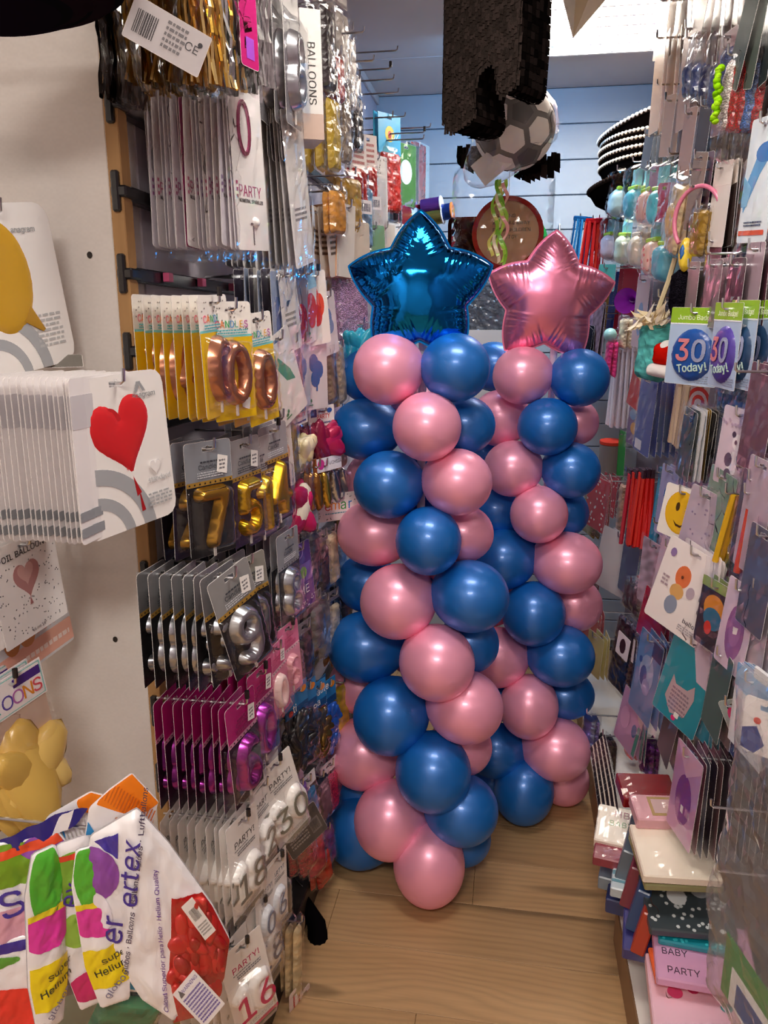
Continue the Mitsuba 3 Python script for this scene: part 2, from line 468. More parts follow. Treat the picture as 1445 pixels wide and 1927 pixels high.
def foil_star(R, depth, col, bsdf, seed):
    poly = star_poly(R)
    res = R / 46
    pts, tri, d = mesh2d(poly, res)
    z = membrane(pts, tri, d)
    z = z / z.max()
    s = np.array([poly.exterior.project(Point(p)) for p in pts])
    ang = np.arctan2(-pts[:, 0], pts[:, 1])
    t = np.abs(((ang * 5 / (2 * np.pi) + 0.5) % 1) - 0.5) * 2       # 0 at the tips, 1 in the notches
    wave = np.cos(2 * np.pi * s / (R * 0.058)) + 0.6 * np.cos(2 * np.pi * s / (R * 0.11) + 1 + seed)
    amp = 0.017 * R * np.exp(-d / (0.17 * R)) * np.minimum(1, d / (0.02 * R)) * (0.15 + np.minimum(1, t * 1.6))
    soft = 0.020 * R * (meshkit.fbm(np.column_stack([pts / R * 2.2, np.full(len(pts), seed)]), 3, seed) - 0.5) * np.minimum(1, d / (0.2 * R))
    h = depth * z ** 0.92 + wave * amp + soft
    v = np.vstack([np.column_stack([pts, h]), np.column_stack([pts, -depth * z])])
    body = trimesh.Trimesh(v, np.vstack([tri, tri[:, ::-1] + len(pts)]), process=False)
    seam = prism(poly.buffer(R * 0.022).difference(poly.buffer(-R * 0.004)), 0.0012, -0.0006)
    return one(body, col, bsdf, True), one(seam, col, bsdf)


def balloon_mesh():
    th = np.linspace(0, np.pi, 23)
    prof = []
    for a in th[:-1]:
        r, z = math.sin(a), math.cos(a)
        if z < 0:
            z *= 1.10
            r *= 1 - 0.05 * min(1, -z) ** 2
        prof.append((max(r, 1e-4), z))
    return lathe(prof + [(0.05, -1.13)], 40)


def knot_mesh():
    return lathe([(0.05, -1.11), (0.04, -1.16), (0.075, -1.2), (0.06, -1.24), (0.11, -1.3), (0.001, -1.31)], 12)


BALL = {c: (one(balloon_mesh(), h, 'latex', True), one(knot_mesh(), h, 'latex', True)) for c, h in (('P', '#f4a2c0'), ('B', '#1669bd'))}


def axis_frame(c, d, s):
    d = np.asarray(d, float) / np.linalg.norm(d)
    x = np.cross([0.1, 0.2, 1], d)
    x /= np.linalg.norm(x)
    m = np.eye(4)
    m[:3, 0], m[:3, 1], m[:3, 2], m[:3, 3] = x * s[0], np.cross(d, x) * s[1], d * s[2], c
    return m


def column(rows, ay, label, star, star_col, star_bsdf, star_label, ax):
    key = numbered('balloon_column')
    labels[key] = {'label': label, 'category': 'balloon column', 'group': 'balloon columns in the aisle'}
    off = {'c': -0.125, 'f': -0.088, 's': 0.0, 'b': 0.085}
    n = 0
    low = 9
    for colour, kind, px, py, rx, ry in rows:
        y = ay + off[kind]
        c = at(1, px, py, y)
        s = depth_of(c) / F
        R, Ry = rx * s, ry * s
        c[2] = max(c[2], Ry * 1.0 + 0.002)
        low = min(low, c[2])
        d = np.array([c[0] - ax, c[1] - ay, -0.015])
        m = np.eye(4)
        mm = axis_frame((0, 0, 0), d, (R, R, R * 1.03))
        mm = np.diag([1, 1, Ry / R, 1]) @ mm
        mm[:3, 3] = c
        k = f'{key}__balloon' + (f'_{n:03d}' if n else '')
        n += 1
        scene[k] = {**BALL[colour][0], 'to_world': T4(mm)}
        scene[k + '__knot'] = {**BALL[colour][1], 'to_world': T4(mm)}
        labels[k] = {'label': 'pink pearl balloon' if colour == 'P' else 'blue pearl balloon'}
    px, py, R, roll, y = star
    c = at(1, px, py, y)
    R = R * depth_of(c) / F
    body, seam = foil_star(R, R * 0.36, star_col, star_bsdf, n)
    mm = frame(c, -90 + 5, roll)
    k = key + '__star_balloon'
    scene[k] = {**body, 'to_world': T4(mm)}
    scene[k + '__seam'] = {**seam, 'to_world': T4(mm)}
    labels[k] = {'label': star_label}
    pole = tube([(ax, ay, 0.012), (ax, ay, c[2] - R * 0.5)], 0.011, 10)
    scene[key + '__pole'] = one(pole, '#e9e9ec', 'card', 40)
    scene[key + '__base_plate'] = one(BX(0.12, 0.12, 0.012, (ax, ay + .02, 0.006), 0.003), '#5a5a62', 'card')


ROWS1 = [('P', 'f', 730, 695, 65, 67), ('B', 'f', 857, 692, 64, 64), ('B', 'b', 690, 707, 50, 50),
         ('B', 's', 688, 808, 64, 58), ('P', 'c', 803, 803, 65, 65), ('B', 's', 876, 800, 54, 54), ('P', 'b', 782, 775, 48, 50),
         ('B', 'f', 731, 912, 65, 64), ('P', 'f', 860, 907, 65, 63), ('P', 'b', 695, 905, 46, 52), ('B', 'b', 800, 895, 50, 50),
         ('P', 's', 705, 1003, 69, 62), ('B', 'c', 806, 1018, 62, 65), ('P', 's', 872, 1004, 55, 54), ('B', 'b', 790, 985, 50, 50),
         ('P', 'f', 749, 1132, 71, 71), ('B', 'f', 885, 1122, 71, 68), ('B', 'b', 690, 1097, 57, 55), ('P', 'b', 830, 1085, 50, 50),
         ('B', 's', 688, 1217, 69, 67), ('P', 'c', 822, 1247, 71, 72), ('B', 's', 883, 1211, 54, 56), ('P', 'b', 775, 1220, 48, 50),
         ('B', 'f', 735, 1347, 70, 74), ('P', 'f', 875, 1330, 70, 69), ('P', 'b', 675, 1288, 56, 54), ('B', 'b', 810, 1300, 48, 50),
         ('P', 's', 684, 1418, 66, 68), ('B', 'c', 815, 1453, 71, 75), ('P', 's', 868, 1405, 56, 54), ('B', 'b', 775, 1420, 48, 50),
         ('P', 'f', 735, 1543, 68, 75), ('B', 'f', 868, 1523, 68, 66), ('B', 'b', 676, 1482, 56, 54), ('P', 'b', 830, 1470, 48, 50),
         ('B', 's', 678, 1610, 65, 71), ('P', 'c', 807, 1641, 67, 80), ('B', 's', 868, 1576, 54, 52), ('B', 'b', 770, 1570, 54, 52)]
ROWS2 = [('P', 'f', 983, 707, 55, 54), ('B', 'f', 1091, 711, 54, 54), ('B', 'b', 928, 690, 46, 46),
         ('P', 's', 940, 787, 52, 53), ('B', 'c', 1030, 803, 56, 54), ('P', 's', 1086, 795, 39, 42),
         ('P', 'f', 964, 882, 54, 53), ('B', 'f', 1074, 885, 54, 53), ('B', 'b', 920, 868, 44, 44),
         ('B', 's', 930, 962, 51, 52), ('P', 'c', 1014, 968, 54, 54), ('B', 's', 1062, 965, 44, 46), ('P', 'b', 985, 945, 44, 44),
         ('B', 'f', 946, 1053, 60, 57), ('P', 'f', 1066, 1059, 65, 58), ('B', 'b', 1010, 1020, 44, 44),
         ('B', 'c', 1004, 1155, 59, 61), ('P', 's', 1082, 1138, 49, 51), ('P', 's', 920, 1130, 50, 50),
         ('P', 'f', 935, 1237, 57, 57), ('B', 'f', 1054, 1233, 63, 58), ('P', 'b', 1000, 1205, 46, 46),
         ('P', 'c', 995, 1330, 55, 61), ('B', 's', 1064, 1306, 52, 46), ('B', 's', 930, 1310, 48, 48),
         ('B', 'f', 933, 1412, 55, 50), ('P', 'f', 1045, 1408, 64, 58), ('P', 'b', 995, 1385, 44, 44),
         ('B', 'c', 985, 1497, 56, 64), ('P', 's', 1060, 1473, 46, 50), ('B', 's', 925, 1480, 44, 44), ('P', 'b', 1000, 1450, 44, 44)]
column(ROWS1, 2.02, 'tall column of pink and blue balloons topped by a shiny blue foil star', (790, 546, 139, 0, 1.96), '#1a7fdc', 'foil', 'shiny blue foil star balloon', float(at(1, 795, 690, 2.02)[0]))
column(ROWS2, 2.44, 'column of pink and blue balloons topped by a satin pink foil star, standing behind', (1033, 563, 121, -4, 2.38), '#f28fb4', 'satin_foil', 'satin pink foil star balloon', float(at(1, 1025, 1000, 2.44)[0]))

# ---------------------------------------------------------------- things hanging from the ceiling
def string(p0, p1, r=0.0012, col='#d8d8d0'):
    return one(tube([p0, p1], r, 5), col, 'card')


# black crepe pinata: an arch-footed block with rows of fringe
def pinata():
    out = Polygon([(-.10, .40), (-.103, -.085), (-.088, -.112), (-.055, -.122), (-.022, -.116), (-.008, -.10), (-.016, -.045), (-.004, .004), (.022, .02), (.046, .0),
                   (.055, -.055), (.085, -.062), (.10, -.05), (.104, .05), (.104, .40)])
    body = MB().add(prism(out.buffer(-.003), 0.13, -0.13), '#1d1a19')
    fr, side = MB(), MB()
    r = random.Random(3)
    y, row = -0.12, 0
    while y < 0.40:
        x = -0.106
        while x < 0.106:
            w = r.uniform(.006, .011)
            yy = y + (x + .135) * 0.42 - 0.03
            if shapely.contains_xy(out.buffer(.006), x + w / 2, yy + .012):
                z1 = r.uniform(.002, .0045)
                v = np.array([[x, yy + .0165, .001], [x + w * .95, yy + .0165, .001], [x + w, yy - .002 - r.uniform(0, .004), z1], [x, yy - r.uniform(0, .004), z1]])
                fr.add((v, np.array([[0, 3, 2, 1]])), r.choice(['#2b2624', '#2f2927', '#282321', '#332c2a']))
            x += w
        y += 0.0125
    ring = out.exterior
    L = ring.length
    n = int(L / .016)
    for k in range(n):
        p, q = np.array(ring.interpolate(k / n * L).coords[0]), np.array(ring.interpolate((k + .95) / n * L).coords[0])
        t = q - p
        nn = np.array([t[1], -t[0]]) / (np.linalg.norm(t) + 1e-9)
        if ring.is_ccw is False:
            nn = -nn
        for j in range(8):
            z0 = -0.13 + j * 0.0165
            e = r.uniform(.001, .003)
            down = np.array([0, -r.uniform(.0, .004)])
            v = np.array([[*(p + nn * .001), z0], [*(q + nn * .001), z0], [*(q + nn * e + down), z0 + .019], [*(p + nn * e + down), z0 + .019]])
            side.add((v, np.array([[0, 1, 2, 3]])), r.choice(['#1a1716', '#262120', '#131111']))
    return [('body', body.ply('fabric')), ('face_fringe', fr.ply('fabric'), None, 'stuff'), ('side_fringe', side.ply('fabric'), None, 'stuff')]


c = at(1, 903, 132, 1.98)
put(pinata(), 'pinata', 'big black crepe paper pinata with an arched foot hanging before the ball', 'pinata', frame(c, -90 - 32))
put([('', string(c + [0, .04, .3], [c[0], c[1] + .04, CEIL]))], 'hanging_string', 'thin string holding the black pinata under the ceiling', 'string')


def soccer(R):
    ico = trimesh.creation.icosahedron()
    V = np.array(ico.vertices) / np.linalg.norm(ico.vertices[0])
    parts = []
    sph = trimesh.creation.icosphere(3, R * 0.985)
    parts.append(('core', one(sph, '#74736f', 'card', True)))

    def panel(poly, col):
        poly = np.array(poly)
        c = poly.mean(0)
        q = c + (poly - c) * 0.80
        m = trimesh.Trimesh(np.vstack([q, [c]]), [[i, (i + 1) % len(q), len(q)] for i in range(len(q))], process=False).subdivide().subdivide()
        v = np.array(m.vertices)
        v = v / np.linalg.norm(v, axis=1, keepdims=True) * R
        return one(trimesh.Trimesh(v, m.faces, process=False), col, 'card', True)
    for f in ico.faces:
        a, b, c = V[f]
        parts.append(('white_panel', panel([a * 2 / 3 + b / 3, a / 3 + b * 2 / 3, b * 2 / 3 + c / 3, b / 3 + c * 2 / 3, c * 2 / 3 + a / 3, c / 3 + a * 2 / 3], '#f3efe6')))
    for i in range(12):
        nb = [j for j in range(12) if j != i and np.linalg.norm(V[i] - V[j]) < 1.2]
        u = np.cross(V[i], [0.3, 0.5, 0.8])
        w = np.cross(V[i], u)
        nb.sort(key=lambda j: math.atan2(V[j] @ w, V[j] @ u))
        parts.append(('dark_panel', panel([V[i] * 2 / 3 + V[j] / 3 for j in nb], '#5d5c5a')))
    return parts


c = at(1, 968, 240, 2.45)
R = 76 * depth_of(c) / F
m = frame(c, -90) @ rot([1, 0, 0], 25) @ rot([0, 1, 0], 18) @ rot([0, 0, 1], 10)
put(soccer(R), 'ball_pinata', 'white and grey football pinata hanging inside a clear plastic bag', 'pinata', m)
bm = trimesh.creation.icosphere(3, R * 1.09)
v = np.array(bm.vertices)
v = v * (1 + 0.10 * (meshkit.fbm(v * 22, 3, 5)[:, None] - 0.5))
v[:, 2] = np.where(v[:, 2] < -R * .5, v[:, 2] - (-(v[:, 2] + R * .5)) * 0.5, v[:, 2])
v[:, 0] -= np.maximum(0, -v[:, 2] - R * .3) * 0.75
bm.vertices = v
mm = np.eye(4)
mm[:3, 3] = c
tail = MB().add(sheet(.10, .07, 8, 6, .004, 3), '#f4f1ec')
put([('film', one(bm, '#ffffff', 'film', False)), ('paper_slip', {**tail.ply('card')}, 'white paper slip')], 'plastic_bag', 'crinkled clear plastic bag around the football pinata', 'plastic bag', mm @ np.array([[1, 0, 0, 0], [0, 0, -1, 0], [0, 1, 0, 0], [0, 0, 0, 1]]) if False else mm)
k = [k for k in scene if k.endswith('__paper_slip')][-1]
scene[k]['to_world'] = T4(frame(at(1, 912, 290, 2.40), -90, 38))
put([('', string(c + [0, 0, R], [c[0], c[1], CEIL]))], 'hanging_string', 'thin string from the ceiling down to the football pinata', 'string')
# black crepe ruffles under the ball
for i, (px, py, w) in enumerate(((888, 300, .10), (1005, 318, .12))):
    r = random.Random(40 + i)
    q = MB()
    for kk in range(46):
        x = r.uniform(-w / 2, w / 2)
        y = r.uniform(-.02, .03)
        z0 = r.uniform(-.03, .03)
        v = np.array([[x, y + .02, z0], [x + .016, y + .02, z0], [x + .018, y - .016 - r.uniform(0, .01), z0 + r.uniform(-.01, .01)], [x - .002, y - .014, z0]])
        q.add((v, np.array([[0, 1, 2, 3]])), r.choice(['#151312', '#211c1a', '#2c2523']))
    q.add(BX(w * .9, .03, .05, (0, 0, 0), .008), '#141211')
    put([('', q.ply('fabric'))], 'crepe_ruffle', 'black crepe ruffle showing below the bagged football pinata, ' + ('small one' if i == 0 else 'wider one nearer the hats'), 'crepe ruffle', frame(at(1, px, py, 2.56), -90))

# curling ribbons under the ball
r = random.Random(5)
for i, (x0, x1, col) in enumerate(((938, 925, '#8fc63a'), (944, 938, '#b8dd55'), (941, 933, '#e9d9b8'), (936, 948, '#6fae2c'), (947, 950, '#e7a7a0'), (940, 922, '#d8d36a'), (950, 943, '#9ad046'))):
    a, b = at(1, x0, 338 + 6 * (i % 3), 2.36), at(1, x1, 470 + 12 * (i % 4), 2.36)
    n = 40
    pts = []
    for j in range(n):
        t = j / (n - 1)
        p = a + (b - a) * t
        ph = 9 * t * (1 + .1 * i) + i
        rr = .012 * (1 - t * .3) * min(1, t * 4 + .2)
        pts.append(p + np.array([rr * math.cos(ph), rr * math.sin(ph), 0]))
    pts = np.array(pts)
    wv = np.array([0.0045, 0, 0.002])
    v = np.vstack([pts - wv, pts + wv, pts - wv + [0, .0003, 0], pts + wv + [0, .0003, 0]])
    f = []
    for j in range(n - 1):
        f += [[j, j + 1, n + j + 1, n + j], [2 * n + j, 3 * n + j, 3 * n + j + 1, 2 * n + j + 1]]
    put([('', one((v, np.array(f)), col, 'gloss', True))], 'curling_ribbon', ['bright lime', 'pale lime', 'cream', 'deep green', 'salmon pink', 'straw yellow', 'apple green'][i] + ' curling ribbon dangling under the football pinata', 'ribbon', None, 'curling ribbons under the ball')

# generic round pinata in a bag (behind the stars): dark drum with a plain tan face
c = at(1, 955, 440, 2.75)
s = depth_of(c) / F
rd = 62 * s
dm = [('drum', one(lathe([(0.001, -.07), (rd * 1.06, -.07), (rd * 1.08, -.06), (rd * 1.08, .0), (rd, .005)], 40), '#231815', 'fabric', 30)),
      ('rim', one(lathe([(rd * .93, .004), (rd * 1.06, .004), (rd * 1.07, .012), (rd * .93, .014)], 40), '#8d2a25', 'fabric', 30), 'dark red rim'),
      ('face', one(lathe([(0.001, .010), (rd * .95, .010)], 40), '#b58a60', 'card'), 'plain tan cardboard face')]
tx = MB()
for j, tline in enumerate(('WARNING', 'KEEP BAG AWAY', 'FROM CHILDREN', 'NOT A TOY')):
    tx.add(meshkit.text_mesh(tline, .011, .0004), '#3a2a22', tr=trimesh.transformations.translation_matrix([-.05, .05 - j * .022, .0112]))
dm.append(('print', tx.ply('card')))
put(dm, 'drum_pinata', 'round tan faced pinata with dark red rim in a bag behind the stars', 'pinata', frame(c, -90))
bag = puff(rrect(-rd * 1.7, -rd * 1.5, rd * 1.35, rd * 2.0, .05), .10, .02, .08, .08, .012, 3, 30)
put([('', one(bag, '#ffffff', 'film'))], 'plastic_bag', 'loose clear plastic bag around the tan faced drum pinata', 'plastic bag', frame(c, -90))
dk = MB().add(puff(rrect(-rd * .7, -rd * .6, rd * .5, rd * .5, rd * .15), .03, .012, back=.03, rough=.012, seed=6), '#2b1512')
put([('', dk.ply('fabric', True))], 'pinata_filler', 'dark red brown crumpled paper beside the tan faced pinata in its bag', 'filler paper', frame(at(1, 885, 440, 2.8), -90))
put([('', string(c + [0, 0, rd], [c[0], c[1], CEIL]))], 'hanging_string', 'thin string from the ceiling down to the drum pinata', 'string')

# white paper lantern tip under the bright light
c = at(1, 1078, 72, 2.52)
q = MB()
tip = np.array([0, 0, 0.0])
tops = [np.array(p) for p in ((-.045, .15, -.03), (.0, .15, .05), (.06, .15, .03), (.13, .15, -.03), (.03, .15, -.09))]
for j in range(5):
    a, b = tops[j], tops[(j + 1) % 5]
    q.add((np.array([tip, a, b]), np.array([[0, 1, 2]])), ['#e9dcc4', '#d9c7a6', '#efe5d2', '#e2d2b4', '#dccbaa'][j])
put([('', q.ply('card'))], 'paper_lantern', 'pointed cream paper lantern hanging in front of the glaring ceiling light', 'paper lantern', frame(c, -90))
put([('', string(c + [0.03, 0, .149], [c[0] + .03, c[1], CEIL]))], 'hanging_string', 'thin string of the pointed cream paper lantern', 'string')


# sombreros, a leaning stack
def hat(R, braid):
    prof = [(0.001, .085), (R * .22, .083), (R * .32, .06), (R * .36, .02), (R * .42, .0), (R * .7, .012), (R * .92, .045), (R, .085)]
    top = lathe(prof, 36)
    low = lathe([(a, b - .008) for a, b in prof], 36)
    a = np.arange(61) * 2 * np.pi / 60
    rim = tube(np.stack([R * np.cos(a), R * np.sin(a), np.full(61, .083)], 1), .007, 6, False)
    bd = MB()
    for t in np.arange(72) * 2 * np.pi / 72:
        bd.add(trimesh.creation.icosphere(1, .0078), braid, tr=trimesh.transformations.translation_matrix([R * 1.01 * math.cos(t), R * 1.01 * math.sin(t), .086]))
    return [('brim', MB().add(top, '#1a1716').add((np.array(low.vertices), np.array(low.faces)[:, ::-1]), '#120f0f').ply('fabric', True)), ('rim_cord', one(rim, '#2a2320', 'fabric', True)), ('braid', bd.ply('fabric', True), 'pale braid on the rim', 'stuff')]


hats = [(1160, 276, 26, '#dcd7cf', 20), (1156, 312, 24, '#e8ddca', 3), (1152, 326, 24, '#e6d6bd', 3), (1152, 341, 24, '#ead9c4', 3), (1152, 356, 24, '#e4d3ba', 4), (1146, 382, 26, '#241d1a', 12), (1150, 406, 22, '#e8cdbb', 8)]
for i, (px, py, tilt, braid, roll) in enumerate(hats):
    c = at(1, px + 62, py, 3.25)
    R = (.165, .165, .165, .165, .165, .185, .15)[i]
    m = np.eye(4)
    m[:3, 3] = c
    m = m @ rot([0, 1, 0], -roll) @ rot([1, 0, 0], -4)
    put(hat(R, braid), 'sombrero', f'black sombrero with {"dark" if i == 5 else "pale braided"} rim, {"topmost" if i == 0 else ORD[i] + " from the top"} of its stack', 'sombrero', m, 'stacked sombreros')

# ---------------------------------------------------------------- packs: cards, bags, candles, hooks
SIDE = {'L': (0.0, 1, XL), 'R': (180.0, -1, XR), 'B': (0.0, 1, XB)}
Zp = .0005


def euro(w, y=-.0):
    return unary_union([sbox(-.011, -.003, .011, .003).buffer(.0015, quad_segs=2), Point(0, .002).buffer(.005, quad_segs=3)])


def glyph(ch):
    """Centre line(s) of a digit in a box about 0.6 wide and 1 tall."""
    def arc(cx, cy, rx, ry, a0, a1, n=16):
        t = np.radians(np.linspace(a0, a1, n))
        return list(zip(cx + rx * np.cos(t), cy + ry * np.sin(t)))
    return {'0': [arc(.3, .5, .2, .38, 0, 360, 28)], '1': [[(.12, .74), (.32, .9), (.32, .1)]],
            '2': [arc(.3, .68, .2, .2, 165, -35, 14) + [(.1, .12), (.52, .12)]],
            '3': [arc(.28, .69, .18, .19, 150, -90, 14) + arc(.28, .31, .2, .2, 90, -150, 14)],
            '4': [[(.4, .1), (.4, .9), (.08, .36), (.55, .36)]],
            '5': [[(.5, .88), (.16, .88), (.13, .52)] + arc(.28, .34, .21, .22, 120, -150, 14)],
            '6': [arc(.34, .62, .22, .27, 50, 180, 10) + arc(.3, .32, .2, .21, 180, 540, 24)],
            '7': [[(.08, .87), (.52, .87), (.27, .1)]],
            '8': [arc(.3, .69, .16, .18, -90, 270, 22) + arc(.3, .31, .2, .2, 90, 450, 24)],
            '9': [arc(.26, .38, .22, .27, 230, 360, 10) + arc(.3, .68, .2, .21, 0, 360, 24)]}[ch]


def digit_poly(ch, h, r=.13):
    return unary_union([LineString(g).buffer(r, quad_segs=4) for g in glyph(ch)]).buffer(0).simplify(.006) and \
        shapely.affinity.affine_transform(unary_union([LineString(g).buffer(r, quad_segs=4) for g in glyph(ch)]), [h, 0, 0, h, -.3 * h, -.5 * h])


import shapely.affinity
_dig = {}


def digit_mesh(text, h, depth, r=.12):
    key = (text, h, depth, r)
    if key not in _dig:
        ms, x = [], 0
        for ch in text:
            m = puff(digit_poly(ch, h, r), depth, h * .055, r=h * r)
            m.apply_translation([x, 0, 0])
            ms.append(m)
            x += h * (.46 if ch == '1' else .66)
        m = trimesh.util.concatenate(ms)
        m.apply_translation([-(x - h * .66) / 2, 0, 0])
        _dig[key] = m
    return _dig[key]


def ops_mesh(mb, ops, w, h, y0, z0, zf=None):
    """Flat print: every op in card fractions, u to the right, v down from the top."""
    X = lambda u: (u - .5) * w
    Y = lambda v: y0 - v * h
    for i, o in enumerate(ops):
        z = z0 + .00025 * (i + 1)
        k, col = o[0], o[-1]
        if k == 'rect':
            m = prism(rrect(X(o[1]), Y(o[4]), X(o[3]), Y(o[2]), min(.002, w * .01), 2), .0003, z)
        elif k == 'ell':
            m = prism(ell(X(o[1]), Y(o[2]), o[3] * w, o[4] * h), .0003, z)
        elif k == 'poly':
            m = prism(Polygon([(X(a), Y(b)) for a, b in o[1]]).buffer(0), .0003, z)
        elif k == 'heart':
            m = prism(heart(X(o[1]), Y(o[2]), o[3] * w), .0003, z)
        elif k == 'arc':
            c = Point(X(o[1]), Y(o[2]))
            m = prism(c.buffer(o[4] * w, quad_segs=16).difference(c.buffer(o[3] * w, quad_segs=16)).intersection(sbox(-w / 2, y0 - h, w / 2, y0)), .0003, z)
        elif k == 'text':
            m = meshkit.text_mesh(o[1], o[4] * h, .0003, bold=len(o) > 6 and 'b' in o[6 - 1] if False else False)
            bx = m.bounds
            if len(o) > 6 and o[5]:
                m.apply_transform(rot([0, 0, 1], o[5]))
            m.apply_translation([X(o[2]), Y(o[3]), z])
        elif k == 'dots':
            r = random.Random(o[1])
            ms = []
            for _ in range(o[2]):
                a, b = r.uniform(o[3], o[5]), r.uniform(o[4], o[6])
                ms.append(prism(ell(X(a), Y(b), o[7] * w, o[7] * w, 6), .0003, z))
            m = trimesh.util.concatenate(ms)
        elif k == 'bar':
            r, x, ms = random.Random(3), 0, []
            while x < 1:
                b = r.uniform(.02, .07)
                ms.append(prism(sbox(X(o[1]) + x * o[3] * w, Y(o[2] + o[4]), X(o[1]) + min(1, x + b) * o[3] * w, Y(o[2])), .0003, z))
                x += b + r.uniform(.03, .07)
            m = trimesh.util.concatenate(ms)
        elif k == 'lines':  # rows of small print
            ms = []
            r = random.Random(int(o[1] * 100 + o[2] * 37))
            for j in range(o[5]):
                yy = o[2] + (o[4] - o[2]) * (j + .3) / o[5]
                x = o[1]
                while x < o[3] - .02:
                    b = r.uniform(.02, .07)
                    ms.append(prism(sbox(X(x), Y(yy + (o[4] - o[2]) / o[5] * .5), X(min(x + b, o[3])), Y(yy)), .0003, z))
                    x += b + .015
            m = trimesh.util.concatenate(ms)
        if zf is not None:
            v = np.array(m.vertices)
            v[:, 2] += zf(v[:, :2])
            m = trimesh.Trimesh(v, m.faces, process=False)
        mb.add(m, col, 1 if k == 'ell' and False else 0)


def card(w, h, col, ops=(), hole=True, r=.006, bsdf='card', top=.014, digit=None, blister=None, sleeve=0, bend=0.0, seed=1, extra=(), name='card', k=0):
    """A pack on a card: [(part, ply, label, kind)]. digit = (text, cu, cv, height, colour, bsdf); blister = (u0, v0, u1, v1, depth)."""
    poly = rrect(-w / 2, top - h, w / 2, top, r)
    if hole:
        poly = poly.difference(euro(w))
    rim = poly.buffer(.0006).difference(poly.buffer(-.0008))
    out = [(name, MB().add(prism(poly, .001, -.0005), col, k).add(prism(rim, .0006, -.0003), '#e4e2e0').ply(bsdf))]
    if ops and len(ops) <= 4 and all(o[0] in ('rect', 'ell', 'poly', 'arc') for o in ops):
        for j, o in enumerate(ops):
            mb = MB()
            ops_mesh(mb, [o], w, h, top, Zp + .00025 * j)
            out.append(('printed_patch', mb.ply(bsdf)))
    elif ops:
        mb = MB()
        ops_mesh(mb, ops, w, h, top, Zp)
        out.append(('print', mb.ply(bsdf)))
    X = lambda u: (u - .5) * w
    Y = lambda v: top - v * h
    if digit:
        for dg in (digit if isinstance(digit, list) else [digit]):
            t, cu, cv, dh, dc, db = dg[:6]
            m = digit_mesh(t, dh, dg[7] if len(dg) > 7 else dh * .16, dg[6] if len(dg) > 6 else .12).copy()
            m.apply_translation([X(cu), Y(cv), .001])
            out.append(('candle', one(m, dc, db, True), 'shiny number candle' if db == 'metal' else 'number candle'))
            wk = BX(.006, dh * .18, .004, (X(cu), Y(cv) - dh * .56, .003), .001)
            out.append(('candle_spike', one(wk, '#eeeae6', 'card')))
    if blister:
        u0, v0, u1, v1, d = blister
        m = puff(rrect(X(u0), Y(v1), X(u1), Y(v0), .008), d, .011, r=.008)
        out.append(('blister', one(m, '#ffffff', 'film', True)))
    if sleeve:
        m = sheet(w + .012, h + .03, 7, 12, sleeve, seed, edge=-.002, top=top + .012)
        m.apply_translation([0, 0, .0035 + sleeve * .8])
        out.append(('sleeve', one(m, '#ffffff', 'film')))
    return out + list(extra)


def blobs(n, w, h, top, size, seed, col, bsdf='latex', k=0, depth=.02):
    """A heap of limp balloons or sweets inside a bag."""
    r = random.Random(seed)
    mb = MB()
    for i in range(n):
        m = trimesh.creation.icosphere(1, 1.0)
        m.apply_transform(np.diag([size * r.uniform(.4, .7), size * r.uniform(.9, 1.5), size * .35, 1]))
        m.apply_transform(rot([0, 0, 1], r.uniform(-70, 70)) @ rot([1, 0, 0], r.uniform(-25, 25)))
        m.apply_translation([r.uniform(-.5, .5) * (w - size), top - size * .6 - r.random() * max(0.001, h - size * 1.3), r.uniform(0, depth)])
        mb.add(m, r.choice(col) if isinstance(col, list) else col, k)
    return mb.ply(bsdf, True)


